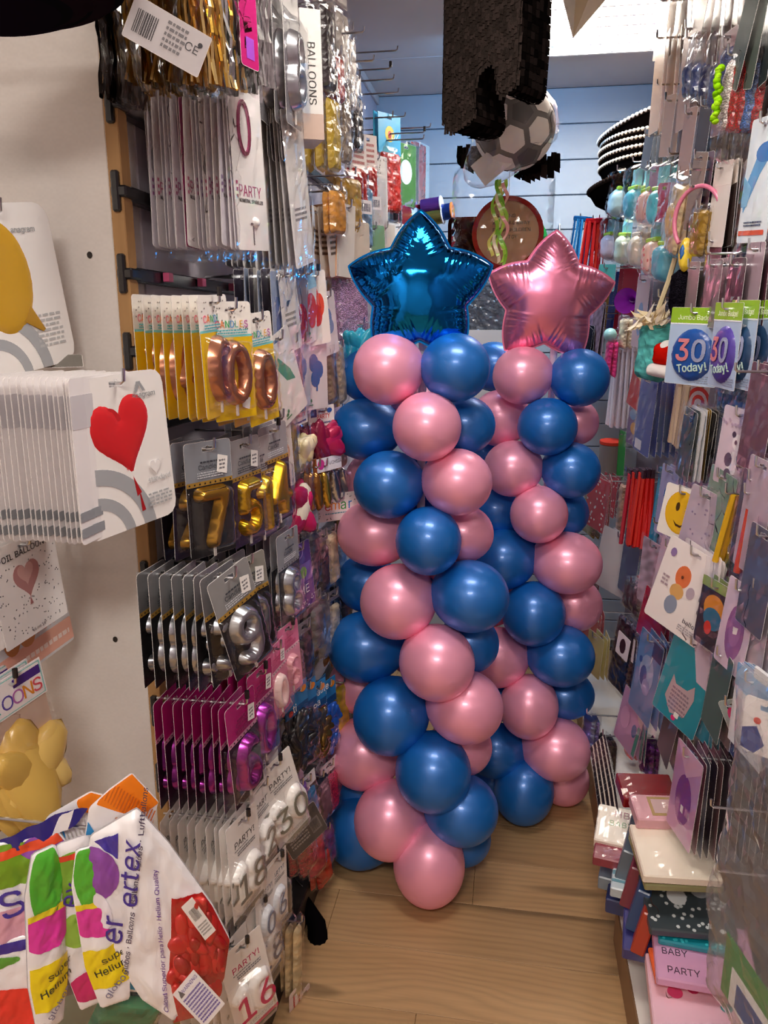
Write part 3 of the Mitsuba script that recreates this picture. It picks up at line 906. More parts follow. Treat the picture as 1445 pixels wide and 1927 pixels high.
def bag(w, h, header=None, hops=(), hh=.05, content=None, film='film', seed=1, depth=.014, back=None, sticker=None, amp=.004, taper=1.0):
    """A clear bag below a folded header card; content: ('fill', colour, bsdf, k) | ('blobs', n, size, colours) | ('rods', n, colours), + optional v0, v1."""
    out = []
    top = .014
    if header:
        poly = sbox(-w / 2, top - hh, w / 2, top).difference(euro(w))
        out.append(('header', one(prism(poly, .002, -.001), header, 'gloss')))
        if hops:
            mb = MB()
            ops_mesh(mb, hops, w, hh, top, .001)
            out.append(('print', mb.ply('gloss')))
        t2 = top - hh * .8
    else:
        t2 = top
    b = h - (top - t2)
    shape = Polygon([(-w / 2 * taper, t2), (w / 2 * taper, t2), (w / 2, t2 - b * .25), (w / 2 * .97, t2 - b), (-w / 2 * .97, t2 - b), (-w / 2, t2 - b * .25)]).buffer(-.002).buffer(.002)
    if back:
        out.append(('insert', one(prism(rrect(-w / 2 + .004, t2 - b + .004, w / 2 - .004, t2 - .004, .003), .0008, -.002), back, 'card')))
    if content:
        for ci, c in enumerate(content if isinstance(content, list) else [content]):
            if c[0] == 'fill':
                v0, v1 = (c[4], c[5]) if len(c) > 5 else (.12, .97)
                q = rrect(-w / 2 + .006, t2 - b * v1, w / 2 - .006, t2 - b * v0, .01)
                m = puff(q, depth * .8, .0085, r=.02, back=depth * .4, rough=.0045, seed=seed + ci, freq=70)
                out.append(('filling', one(m, c[1], c[2], False, k=c[3]), None))
            elif c[0] == 'blobs':
                v0, v1 = (c[5], c[6]) if len(c) > 6 else (.3, .96)
                out.append(('balloon_heap' if c[4] == 'latex' else 'filling', blobs(c[1], w * .9, b * (v1 - v0), t2 - b * v0, c[2], seed + ci, c[3], c[4], depth=depth * .7), None, 'stuff'))
            elif c[0] == 'rods':
                v0, v1 = (c[3], c[4]) if len(c) > 4 else (.06, .97)
                n = c[1]
                for j in range(n):
                    x = -w / 2 + w * (j + .5) / n
                    out.append(('rod', one(tube([(x, t2 - b * v0, .003), (x, t2 - b * v1, .003)], w / n * .42, 6), c[2][j % len(c[2])], 'gloss', 50)))
    if sticker:
        u, v, col = sticker
        m = BX(.02, .028, .0006, ((u - .5) * w, t2 - b * v, depth + .004))
        m.apply_transform(np.eye(4))
        out.append(('price_sticker', one(m, col, 'card')))
    m = puff(shape, depth + .003, .011, r=min(.025, w * .35), back=depth * .6, rough=amp, seed=seed + 9, freq=55)
    out.append(('film', one(m, '#ffffff', film)))
    return out


def hook(side, p, length_to, cap=False, up=.022, what='', black=False):
    az, s, xw = SIDE[side]
    x0 = xw if side != 'L' else xw + .02
    x1 = p[0] + s * .014
    pts = [(x0, p[1], p[2]), (x1 - s * .006, p[1], p[2] + .0008), (x1 - s * .001, p[1], p[2] + .004), (x1, p[1], p[2] + up)]
    parts = [('wire', one(tube(pts, .0026, 6), '#c9cbd0' if not black else '#232226', 'chrome' if not black else 'gloss', 50))]
    if cap:
        parts.append(('tip_cap', one(tube([(x1, p[1], p[2] + up - .009), (x1, p[1], p[2] + up + .006)], .0045, 8), '#1a191b', 'gloss', 40), 'black tip cap'))
    put(parts, 'display_hook', what, 'display hook', None, 'display hooks of the walls')


HOLD = []


def hang(side, px, py, xf, proto, name, cat, label, n=1, dx=.012, yaw=0, roll=0, jit=2.0, s=1.0, cap=False, group=None, hk=True, fan=0.0, first=None, protos=None, slope=0.0, pitch=0.0, rfan=0.0):
    """Hangs N packs on one hook: the front one's hole is seen at pixel (px, py) and stands at x = xf; the others follow towards the wall."""
    az, sg, xw = SIDE[side]
    p = at(0, px, py, xf)
    r = random.Random(int(px * 31 + py))
    if hk:
        hook(side, p, xw, cap, what=f'metal display hook holding the {label}'[:200] if len(label.split()) < 12 else f'metal display hook of the {" ".join(label.split()[:10])}')
    if n > 1 and abs(xf - xw) / n < dx:
        dx = max(.004, (abs(xf - xw) - .02) / n)
    for i in range(n):
        q = np.array([p[0] - sg * dx * i, p[1] + r.uniform(-.002, .002) + slope * i, p[2] + r.uniform(-.0015, .0015)])
        y_ = yaw if i == 0 else yaw * max(0, 1 - .5 * i) * (1 if fan == 0 else 1) + fan * i + r.uniform(-jit, jit) * 1.5
        ro = roll if i == 0 else (roll - rfan * i if rfan else roll * max(0, 1 - .6 * i)) + r.uniform(-jit, jit)
        m = frame(q, az - y_ if side != 'R' else az + y_, ro, pitch, s)
        pro = (first if i == 0 and first else (protos[i % len(protos)] if protos else proto))
        lab = label if n == 1 else (f'{label}, foremost' if i == 0 else f'{label}, {ORD[i] if i < 20 else "rearmost"} from front')
        if n > 1 and group is None:
            g = label[:90]
        else:
            g = group
        if i >= 2 and name not in ('number_sparkler', 'tinsel_pack'):   # hidden in the stack
            pro = [t for t in pro if t[0] not in ('film', 'sleeve', 'blister')]
        put(pro, name, lab, cat, m, g)


def tag_print(seed=0):
    return [('lines', .1, .1, .5, .5, 4, '#8a8a8c'), ('bar', .1, .55, .45, .3, '#444448')]

# ---------------------------------------------------------------- left wall: number candles and sparklers in front
def candle_card(t, dcol, top='#8d939c', low='#1b191b', band='#a8823a', ink='#3c4048', db='metal', word='Candle', dh=.115, r=.12, w=.102, h=.208, sticker=False, seed=1):
    ops = [('rect', 0, .37, 1, 1, low), ('rect', 0, .335, 1, .375, band)]
    ops += [('ell', .06 + .11 * i, .355, .016, .008, '#2a221a') for i in range(9)]
    ops += [('text', word, .25, .235, .042, ink), ('lines', .3, .155, .7, .185, 1, ink), ('lines', .22, .25, .8, .31, 3, '#c9ccd2' if top[1] in '89' else ink)]
    if sticker:
        ops += [('poly', [(.68, .12), (.9, .15), (.86, .3), (.64, .27)], '#f6f5f2'), ('lines', .7, .16, .84, .26, 3, '#77777c')]
    return card(w, h, top, ops, r=.007, bsdf='gloss', digit=(t, .5, .655, dh, dcol, db, r), blister=(.07, .39, .93, .97, .022), seed=seed)


def yellow_card(t, sticker=False):
    ops = [('rect', 0, .29, 1, 1, '#e8bd10'), ('rect', 0, .275, 1, .295, '#7fd0d2'), ('dots', 4, 26, .04, .03, .96, .26, .012, '#5a4a50')]
    x = .12
    for ch, c in zip('CANDLES', ('#d9486a', '#e0762f', '#37a05a', '#4a8fd0', '#4a9a86', '#d9a020', '#b04a9a')):
        ops.append(('text', ch, x, .215, .058, c))
        x += .113
    ops += [('lines', .12, .225, .88, .27, 2, '#53a7b2')]
    if sticker:
        ops += [('poly', [(.66, .80), (.84, .83), (.80, .93), (.62, .90)], '#f4f3f0')]
    return card(.104, .205, '#f3efe8', ops, r=.007, bsdf='gloss', digit=(t, .5, .60, .118, '#c98a6c', 'metal', .115), blister=(.08, .32, .92, .95, .022))


def party_card(t, ink, tcol, dcol='#f4f2ee', w=.100, h=.22, word='PARTY!'):
    ops = [('text', word, .2, .27, .062, ink), ('lines', .2, .285, .62, .30, 1, '#5a5a60'), ('lines', .28, .31, .85, .36, 2, '#77777c'), ('rect', 0, .965, 1, 1, tcol),
           ('lines', .3, .9, .9, .94, 2, '#b9b6b4')]
    p = card(w, h, '#eeebe7', ops, r=.004, bsdf='gloss', digit=(t, .5, .64, .085, dcol, 'gloss', .15), blister=(.08, .38, .92, .94, .026))
    m = meshkit.text_mesh(t, .058, .0012)
    b = m.bounds
    m.apply_translation([-(b[0][0] + b[1][0]) / 2, .014 - .64 * h - .029, .0165])
    p.append(('number', one(m, tcol, 'gloss'), 'printed number'))
    return p


# sparklers in cellophane, top hook
def sparkler(col, ink, dg=None, seed=1, h=.30):
    ops = [('text', 'PARTY', .12, .70, .062, ink), ('text', 'NUMERAL SPARKLER', .12, .735, .021, '#3b3338'), ('lines', .05, .61, .10, .72, 3, ink),
           ('rect', .50, .86, .515, .97, '#6a6468'), ('rect', .42, .845, .6, .855, '#6a6468')]
    e = []
    if dg:
        ring = shapely.affinity.scale(Point(0, 0).buffer(.020, quad_segs=10), 1, 2.1)
        m = prism(ring.buffer(.0025).difference(ring.buffer(-.0035)), .003, .001)
        m.apply_translation([-.012, -.085, 0])
        e.append(('numeral', one(m, ink, 'metal'), 'outlined numeral'))
    p = card(.115, h, col, ops, r=.006, seed=seed, sleeve=.006, extra=e)
    m = puff(ell(0, 0, .012, .010), .007, .005)
    m.apply_translation([.01, .014 - h * .84, .001])
    p.append(('plastic_clip', one(m, '#f5f3f2', 'gloss', True)))
    return p


SP = [sparkler(c, k, True, s) for c, k, s in (('#e3dfe4', '#a2527c', 1), ('#d9d6df', '#8d4a86', 2), ('#e6e2e2', '#b05a7a', 3), ('#d3cfd8', '#7a5a8a', 4), ('#a33a72', '#f0d8e4', 5))]
hang('L', 455, 140, -.475, None, 'number_sparkler', 'sparkler pack', 'white card number sparkler in cellophane on the uppermost hook', 20, .0093, 10, 4, 2.5, first=sparkler('#efeceb', '#a84a74', True, 9, .30), protos=[SP[0], SP[1], SP[0], SP[3], SP[2], SP[1], SP[0], SP[2], SP[3], SP[0], SP[2], SP[4], SP[1]], cap=False)
SG = [card(.115, .30, c, [('lines', .2, .6, .8, .7, 3, '#8a868c')], sleeve=.007, seed=30 + i) for i, c in enumerate(('#dedbd9', '#c2c0c2', '#e6e3e0', '#a8a7aa'))]
hang('L', 548, 222, -.455, None, 'sparkler_pack', 'sparkler pack', 'grey cellophane sparkler pack on the fanned second hook', 12, .013, 6, 13, 1.2, protos=SG, fan=-1.0, rfan=1.3)
hang('L', 520, 232, -.57, card(.115, .26, '#b8b4b4', (), sleeve=.008, seed=50), 'sparkler_pack', 'sparkler pack', 'creased clear sparkler pack between the two big sparkler stacks', 5, .012, 0, 5, 3)
hang('L', 440, 95, -.50, card(.09, .34, '#d9cdb8', [('rect', .1, .1, .9, .95, '#c9a860')], sleeve=.012, seed=52), 'sparkler_pack', 'sparkler pack', 'gold sparkler pack in crumpled cellophane above the white sparklers', 6, .02, 12, 3, 3)
MG = card(.10, .30, '#a3286c', [('rect', .1, .2, .9, .8, '#7d2058'), ('dots', 3, 20, .1, .82, .9, .96, .02, '#5a1640')], sleeve=.006, seed=53)
hang('L', 362, 170, -.60, MG, 'number_sparkler', 'sparkler pack', 'magenta number sparkler peeping out below the white sparkler stack', 4, .016, 0, 2, 2, hk=False)


# tinsel packs at the very top
def tinsel(cols, w=.10, h=.165, seed=1, head='#d9d5d0'):
    r = random.Random(seed)
    mb = MB()
    for i in range(34):
        x = r.uniform(-w / 2, w / 2) * .92
        pts = [(x, 0, r.uniform(0, .01))] + [(x + r.uniform(-.003, .003), -h * k / 5, r.uniform(0, .012)) for k in range(1, 6)]
        wv = np.array([.0022, 0, .001])
        P = np.array(pts)
        v = np.vstack([P - wv, P + wv])
        n = len(P)
        mb.add((v, np.array([[j, n + j, n + j + 1, j + 1] for j in range(n - 1)])), r.choice(cols))
    m = sheet(w + .014, h + .03, 6, 12, .006, seed)
    m.apply_translation([0, .02, .018])
    return [('header', one(BX(w, .04, .002, (0, .0, -.002)), head, 'card')), ('strands', mb.ply('metal'), None, 'stuff'), ('film', one(m, '#ffffff', 'film'))]


hang('L', 352, -62, -.50, None, 'tinsel_pack', 'tinsel pack', 'gold tinsel curtain pack hanging at the top beside the grey tag', 6, .022, 8, 5, 3, protos=[tinsel(['#c89a3c', '#e8c878', '#8a6420', '#a87c30'], seed=i) for i in range(2)], hk=False)
hang('L', 405, -70, -.45, None, 'tinsel_pack', 'tinsel pack', 'gold foil fringe pack right of the grey barcode tag', 2, .03, 14, 6, 3, protos=[tinsel(['#d8ac4a', '#f0d48a', '#b4842c'], seed=8)], hk=False)
hang('L', 432, -60, -.44, None, 'tinsel_pack', 'tinsel pack', 'silver and dark green fringe pack at the top', 4, .03, 10, 7, 3, protos=[tinsel(['#d9dcdc', '#4a5a48', '#aab4b0', '#39443a'], seed=11), tinsel(['#e3e6e6', '#bcc2c2', '#8d9494'], seed=12)], hk=False)
hang('L', 468, -58, -.43, None, 'tinsel_pack', 'tinsel pack', 'silver fringe pack in clear wrap left of the magenta card', 2, .03, 10, 9, 3, protos=[tinsel(['#e8e8e6', '#c8c8c6', '#90908e'], seed=14)], hk=False)
hang('L', 228, -25, -.60, None, 'tinsel_pack', 'tinsel pack', 'dark brown tinsel pack near the wooden strip at the top', 4, .02, 0, 0, 4, protos=[tinsel(['#2a2320', '#453830', '#6a5a48', '#1c1917'], seed=15, h=.16)], hk=False)
tg = card(.105, .055, '#c9c5c8', [('text', 'CE', .72, .55, .2, '#55555a'), ('lines', .45, .1, .72, .8, 5, '#7a787c'), ('bar', .08, .25, .26, .55, '#3e3c40'), ('ell', .9, .3, .03, .06, '#44444a')], hole=False, r=.002)
hang('L', 322, 52, -.47, tg, 'barcode_tag', 'tag', 'tilted grey cardboard tag with barcode under the gold tinsel', 1, 0, 62, -24, hk=False)
hang('L', 462, -60, -.42, card(.05, .15, '#b41a6a', [('rect', .3, .72, .75, .92, '#9a4ac0')], hole=False, k=0), 'tinsel_card', 'header card', 'magenta card with a violet square at the top edge of the rack', 2, .02, 14, 2, 2, hk=False)
SILN = [card(.11, .24, '#6a686c', [('rect', .0, .0, 1, .18, '#a9a6a4')], digit=(t, .5, .58, .15, '#c9ccd2', 'metal', .1, .02), blister=(.05, .2, .95, .97, .024), bsdf='gloss') for t in ('8', '0', '6')]
hang('L', 545, -8, -.44, None, 'number_pack', 'number pack', 'silver number pack with clear blister above the second sparkler stack', 5, .024, 0, 3, 3, protos=SILN)
hang('L', 540, 205, -.46, card(.09, .11, '#565156', (), sleeve=.012, seed=71), 'cellophane_pack', 'pack', 'dark crumpled cellophane pack below the silver numbers', 5, .018, 5, 6, 6, hk=False)


def long_box(w, h, d, front, side, text=None, tcol='#3a3636', foot=None, trot=-90):
    out = [('body', one(BX(w, h, d, (0, -h / 2 + .01, -d / 2), .001), side, 'card'))]
    f = MB().add(BX(w - .001, h - .001, .0006, (0, -h / 2 + .01, .0004)), front)
    if foot:
        f.add(BX(w - .0006, h * .2, .0008, (0, -h * .9 + .01, .0006)), foot)
    if text:
        m = meshkit.text_mesh(text, w * .36, .0004)
        m.apply_transform(rot([0, 0, 1], trot))
        b = m.bounds
        m.apply_translation([-(b[0][0] + b[1][0]) / 2, -h * .45 - (b[0][1] + b[1][1]) / 2, .0012])
        f.add(m, tcol)
    out.append(('face', f.ply('card')))
    return out


hang('L', 583, 26, -.43, long_box(.045, .245, .09, '#cfccc8', '#d8d5d0', 'BALLOONS', '#2e2c2c', '#b79f92'), 'balloon_box', 'box', 'narrow white box lettered BALLOONS at the top of the rack', 1, 0, 62, 1, hk=False)

# yellow candle cards
Y0, Y1, Y6 = yellow_card('0'), yellow_card('1'), yellow_card('6')
hang('L', 399, 572, -.505, None, 'number_candle', 'number candle', 'rose gold number candle on yellow card, hook next to the strip', 8, .0195, 6, 4, 1.2, protos=[yellow_card('8'), Y1, Y1, yellow_card('4'), Y0, Y0], first=yellow_card('0'), cap=True)
hang('L', 431, 584, -.49, None, 'number_candle', 'number candle', 'rose gold zero candle on yellow card, middle hook, half covered', 3, .03, 24, 2, 1.5, protos=[yellow_card('0', True)])
hang('L', 481, 605, -.47, None, 'number_candle', 'number candle', 'rose gold zero candle on yellow card, farthest yellow hook', 3, .03, 14, 6, 1.5, protos=[Y0])

# gold candles
G7 = candle_card('7', '#b98a2c', sticker=True)
hang('L', 390, 846, -.525, None, 'number_candle', 'number candle', 'gold number seven candle on grey and black card', 3, .035, 30, 1, 3, first=G7, protos=[candle_card('2', '#9a7426', low='#241c2c')], cap=False)
hang('L', 458, 838, -.50, None, 'number_candle', 'number candle', 'bright gold number five candle right of the gold seven', 3, .025, 16, 3, 3, protos=[candle_card('5', '#e0b020', top='#a9a8aa', low='#3a2a4a', sticker=True)])
hang('L', 482, 838, -.49, None, 'number_candle', 'number candle', 'bright gold number one candle between gold five and gold four', 2, .025, 14, 4, 3, protos=[candle_card('1', '#e6bc3a', top='#b3b0b0', low='#4a3a5a')], hk=False)
hang('L', 512, 812, -.475, None, 'number_candle', 'number candle', 'bright gold number four candle, farthest of the gold candles', 3, .02, 16, 5, 3, protos=[candle_card('4', '#e0b020', top='#9a989c', low='#33242c')], cap=True)

# silver candles
S9 = candle_card('9', '#b9bcc2', top='#8f8f90', sticker=True)
S8 = candle_card('8', '#b4b8be', top='#77777a')
S3 = candle_card('3', '#a9adb4', top='#6f6f72')
hang('L', 430, 1088, -.47, None, 'number_candle', 'number candle', 'silver number candle on grey and black card, front hook', 8, .0205, 24, 17, 1.3, first=S9, protos=[S8, S3, S3, S8, S8, S8])
hang('L', 462, 1062, -.49, None, 'number_candle', 'number candle', 'silver candle on tilted grey card behind the silver nine', 3, .03, 26, 8, 3, protos=[candle_card('9', '#aeb2b8', top='#8a8880', sticker=True)])
hang('L', 540, 1012, -.46, None, 'number_candle', 'number candle', 'silver eight candle on plain grey card, farther hook', 7, .018, 10, 3, 1.2, protos=[candle_card('8', '#b9c0c8', top='#8c9094', low='#2c3038', band='#8c9094')])
hang('L', 478, 1008, -.52, None, 'number_candle', 'number candle', 'dark backed candle card squeezed above the silver candles', 6, .02, 0, 0, 3, protos=[card(.10, .19, '#5c5c60', [('rect', 0, .35, 1, 1, '#232024')], bsdf='gloss')], hk=False)

# magenta candles
M6 = candle_card('6', '#a83a9c', top='#b01e70', low='#2a1628', band='#c98aa8', ink='#7d1450', word='Candle', sticker=True, h=.216)
M5 = candle_card('5', '#9a3494', top='#a81c6a', low='#2a1628', band='#c98aa8', ink='#7d1450', h=.216)
hang('L', 452, 1325, -.475, None, 'number_candle', 'number candle', 'metallic purple number candle on magenta card, front hook', 9, .0185, 12, 6, 1.1, first=M6, protos=[M5, candle_card('8', '#a03a9a', top='#b01e70', low='#2a1628', band='#c98aa8', ink='#7d1450', h=.216)], cap=True)
hang('L', 488, 1268, -.475, None, 'number_candle', 'number candle', 'metallic purple zero candle on magenta card, farther hook', 5, .022, 10, 3, 2, protos=[candle_card('0', '#b040b0', top='#b8206e', low='#6a3060', band='#c98aa8', ink='#7d1450', sticker=True)], cap=True)
PK = candle_card('6', '#e8a6b0', top='#e27aa6', low='#e79ab4', band='#f0c4d4', ink='#c04a7a', db='gloss', dh=.1, r=.07)
PK0 = candle_card('0', '#f1d6d2', top='#e27aa6', low='#d9809c', band='#f0c4d4', ink='#c04a7a', db='gloss', dh=.1, sticker=True)
hang('L', 540, 1185, -.46, None, 'number_candle', 'number candle', 'pink number six candle on pink card behind the silver nine', 3, .02, 16, 6, 3, protos=[PK], s=.82, cap=True)
hang('L', 517, 1222, -.465, None, 'number_candle', 'number candle', 'white and pink zero candle on pink card', 4, .02, 10, 8, 3, protos=[PK0], s=.82)

# white party candles
P18 = party_card('18', '#4a484a', '#6a6a66')
hang('L', 455, 1545, -.48, None, 'number_candle', 'number candle', 'white eighteen candle on white party card, front hook', 9, .018, 16, 3, 1.2, protos=[P18], cap=True)
hang('L', 492, 1478, -.475, None, 'number_candle', 'number candle', 'white number two candle on white party card', 4, .022, 10, 2, 2, protos=[party_card('2', '#5a585a', '#7a7a76')], cap=False)
hang('L', 516, 1440, -.46, None, 'number_candle', 'number candle', 'white thirty candle with grey numbers on a tilted card', 3, .02, 28, 16, 2, protos=[party_card('30', '#4a484a', '#7c7c70')], cap=True)
hang('L', 560, 1545, -.46, card(.11, .10, '#4a494c', [('lines', .1, .2, .6, .8, 6, '#9a989a'), ('rect', .66, .4, .92, .8, '#77757a'), ('bar', .68, .45, .2, .3, '#222224')], hole=False, sleeve=.003, seed=81), 'candle_card_back', 'card', 'dark card back with small print below the thirty candle', 1, 0, 42, 24, hk=False)
hang('L', 520, 1620, -.455, None, 'number_candle', 'number candle', 'pale bluish number six candle low behind the eighteen', 3, .022, 14, 0, 2, protos=[party_card('6', '#5a6a80', '#5a6a8a', '#dfe4ea')], s=.8, cap=True)
hang('L', 498, 1652, -.465, None, 'number_candle', 'number candle', 'pale bluish zero candle low beside the eighteen', 3, .022, 12, 0, 2, protos=[party_card('0', '#5a6a80', '#5a6a8a', '#dfe4ea')], s=.8, hk=False)
hang('L', 488, 1705, -.475, None, 'number_candle', 'number candle', 'white eighteen candle with blue numbers on the low hook', 3, .022, 14, 7, 2, protos=[party_card('18', '#4a5266', '#3d4a6e')], cap=True)
hang('L', 453, 1783, -.475, None, 'number_candle', 'number candle', 'white sixteen candle with magenta numbers on the lowest front hook', 6, .022, 34, 10, 1.5, first=party_card('16', '#b0305c', '#c01a58', word='PARTY!'), protos=[party_card('1', '#8a888a', '#8a8884')], cap=True)

# ---------------------------------------------------------------- left wall: packs farther down the aisle
def flat(w, h, col, ops=(), **k):
    return card(w, h, col, ops, bsdf='gloss', **k)


LEAF = [('ell', .2, .90, .05, .018, '#2f7a4a'), ('ell', .26, .87, .035, .022, '#2f7a4a'), ('rect', .13, .925, .34, .94, '#2f7a4a')]


def trio(col, lo='#f0ebe6', w=.085, h=.16):
    """Card with three printed balloons."""
    return flat(w, h, lo, [('ell', .42, .34, .2, .13, col), ('ell', .62, .44, .2, .13, col), ('ell', .48, .56, .19, .12, col), ('rect', .5, .66, .56, .74, col)] + LEAF, sleeve=.003, seed=len(col))


# row under the sparklers
hang('L', 508, 520, -.50, flat(.09, .17, '#3a3340', (), sleeve=.006), 'balloon_pack', 'balloon pack', 'dark violet balloon pack just right of the yellow candles', 3, .03, 6, 4, 3)
hang('L', 524, 522, -.48, flat(.09, .17, '#8d9ab4', [('rect', .2, .3, .8, .8, '#5a6a9a')], sleeve=.008, seed=4), 'balloon_pack', 'balloon pack', 'bluish crumpled balloon pack in the row below the grey sparklers', 3, .03, 6, 4, 3)
hang('L', 540, 520, -.47, flat(.09, .17, '#d8d4cf', [('lines', .2, .5, .8, .7, 3, '#9a9690')], sleeve=.009, seed=5), 'balloon_pack', 'balloon pack', 'clear silver balloon pack with small white label', 4, .02, 8, 10, 3)
hang('L', 562, 518, -.465, flat(.09, .16, '#8a7a74', [('ell', .5, .7, .36, .24, '#a01c18')], sleeve=.007, seed=6), 'balloon_pack', 'balloon pack', 'brownish pack with dark red balloon at its foot', 3, .02, 8, 6, 3)
hang('L', 576, 516, -.46, flat(.085, .165, '#e6e2e0', [('rect', 0, 0, 1, .3, '#a8d8ea'), ('ell', .55, .55, .3, .2, '#d2463c'), ('ell', .5, .72, .2, .1, '#d2463c')] + LEAF, sleeve=.003), 'balloon_pack', 'balloon pack', 'card with pale blue top and red balloon print', 2, .02, 12, 13, 2)
hang('L', 588, 521, -.455, flat(.09, .165, '#efe6dc', [('ell', .45, .36, .2, .17, '#d9442f'), ('ell', .66, .46, .18, .16, '#e0503a'), ('ell', .52, .60, .2, .15, '#cf3a28'), ('poly', [(.25, .5), (.36, .46), (.38, .56), (.27, .6)], '#ffffff')] + LEAF), 'balloon_pack', 'balloon pack', 'cream card with bright red flower shaped balloons', 2, .02, 26, 7, 2, cap=True)
hang('L', 612, 560, -.45, flat(.085, .15, '#e8e5e4', [('ell', .5, .4, .22, .15, '#6a86b0'), ('ell', .6, .55, .2, .12, '#7a94ba')], sleeve=.003), 'balloon_pack', 'balloon pack', 'white card with faded blue balloon print beside the left star tip', 3, .02, 16, 10, 3)
# row of blue trio cards
hang('L', 520, 640, -.48, flat(.105, .19, '#ece9e2', [('poly', [(.15, .1), (.7, .45), (.8, .6), (.5, .55), (.2, .3)], '#5a9a7a')] + LEAF, sleeve=.005, seed=12), 'balloon_pack', 'balloon pack', 'tilted white and green balloon card in the second row', 2, .02, 16, 24, 3)
hang('L', 506, 650, -.50, flat(.1, .18, '#4a4656', [('rect', .1, .1, .9, .35, '#3a1c5c')], sleeve=.006, seed=13), 'balloon_pack', 'balloon pack', 'dark purple pack half hidden by the tilted green card', 3, .02, 6, 3, 3)
hang('L', 548, 645, -.475, flat(.095, .17, '#39404c', (), sleeve=.005, seed=14), 'balloon_pack', 'balloon pack', 'charcoal pack left of the blue balloon cards', 3, .02, 10, 4, 3)
hang('L', 565, 643, -.47, trio('#3a7ab4', '#c2d0da'), 'balloon_pack', 'balloon pack', 'pale card with narrow blue balloons, turned away', 3, .022, 10, 2, 2)
hang('L', 592, 648, -.46, trio('#1c5a9c', '#dcd8da', .09, .165), 'balloon_pack', 'balloon pack', 'card with three dark blue balloons and green leaf mark', 2, .02, 24, 1, 2)
hang('L', 617, 650, -.455, bag(.06, .165, None, content=('fill', '#8a7560', 'gloss', 2, .05, .97), seed=15), 'bead_pack', 'bead pack', 'brown grey bead pack beside the blue balloon column edge', 4, .018, 6, 9, 4)
hang('L', 636, 655, -.45, bag(.06, .17, None, content=('fill', '#b09c82', 'gloss', 2, .05, .97), seed=16), 'bead_pack', 'bead pack', 'sandy bead pack next to the left balloon column', 3, .018, 8, 12, 4)
# row with the header bags
hang('L', 522, 788, -.485, flat(.09, .17, '#e7e0da', [('ell', .55, .3, .26, .13, '#d9aa8c'), ('ell', .6, .54, .28, .14, '#d9aa8c')]), 'balloon_pack', 'balloon pack', 'cream card with two nude circles above the gold four', 2, .02, 18, 6, 2)
hang('L', 486, 765, -.52, flat(.12, .11, '#8d8488', (), sleeve=.012, seed=19), 'cellophane_pack', 'pack', 'crumpled clear pack under the yellow candles', 3, .03, 16, 0, 5, hk=False)
hang('L', 541, 785, -.48, bag(.075, .16, '#c9bfae', hh=.03, content=('fill', '#7a6a1c', 'gloss', 2, .05, .97), seed=21), 'balloon_bag', 'balloon bag', 'olive green balloon bag left of the cream ones', 3, .02, 8, 8, 3)
HB = [('rect', .08, .06, .3, .5, '#2c3a7c'), ('text', 'PARTY', .3, .62, .22, '#c83a2c'), ('lines', .15, .74, .9, .92, 1, '#2c3a7c'), ('ell', .8, .25, .1, .12, '#2c5aa4')]
hang('L', 562, 775, -.475, bag(.08, .155, '#efece8', HB, .045, [('blobs', 6, .04, ['#e8d8ac', '#f0e4c0', '#d9c894'], 'gloss')], seed=22), 'balloon_bag', 'balloon bag', 'bag of cream balloons with white header card', 3, .022, 12, 6, 3)
fu = bag(.095, .16, '#f1eeea', HB, .05, [('blobs', 8, .045, ['#b0164e', '#c42060', '#8e1040'], 'latex', .15, .62)], seed=23, sticker=(.62, .5, '#f6f4f0'))
fu.append(('label_strip', (lambda q: (ops_mesh(q, [('rect', 0, .78, 1, 1, '#e9e4e8'), ('text', 'FUCHSIA', .42, .91, .055, '#2a2430'), ('ell', .18, .88, .13, .08, '#c8308a')], .095, .16, .014, .019), q.ply('gloss'))[1])(MB())))
hang('L', 604, 775, -.46, fu, 'balloon_bag', 'balloon bag', 'bag of fuchsia balloons with printed header and FUCHSIA strip', 2, .022, 28, 2, 2)
hang('L', 636, 775, -.45, bag(.08, .17, '#e8c6cc', (), .04, [('fill', '#b8946a', 'gloss', 2)], seed=24), 'balloon_bag', 'balloon bag', 'peach and tan balloon bag touching the first column', 3, .02, 14, 4, 4)
# spoons and the spotted sign
for i, (px, py, col, ro) in enumerate(((592, 880, '#a8763c', 6), (606, 878, '#d8b04a', 10), (622, 876, '#c9ccd0', 14), (640, 872, '#d9dadc', 20))):
    q = flat(.03, .11, '#d8d2cc', (), hole=False, r=.014, bsdf='metal') if False else [('bowl', one(puff(ell(0, -.06, .016, .05), .012, .006, back=.004), col, 'metal', True)), ('handle', one(BX(.012, .04, .004, (0, .0, 0), .001), col, 'metal'))]
    hang('L', px, py, -.455, q, 'foil_spoon', 'foil pack', ['bronze', 'gold', 'silver', 'bright silver'][i] + ' glossy oval foil piece hanging below the fuchsia bag', 3, .012, 30, ro, 3)
sg = flat(.13, .075, '#efeae6', [('dots', 5, 40, .02, .02, .98, .98, .012, '#4a4648'), ('rect', .12, .36, .98, .78, '#efeae6'), ('text', 'e', .14, .6, .36, '#d8402c'), ('text', 'm', .28, .6, .36, '#e8902c'), ('text', 'a', .52, .6, .36, '#3a9a4a'), ('text', 'r', .70, .6, .36, '#3a7ac0'), ('lines', .16, .68, .95, .76, 1, '#4a8a9a')], hole=False)
hang('L', 638, 938, -.45, sg, 'spotted_card', 'header card', 'white spotted header card with colourful lettering beside the column', 1, 0, 48, 0, hk=True)
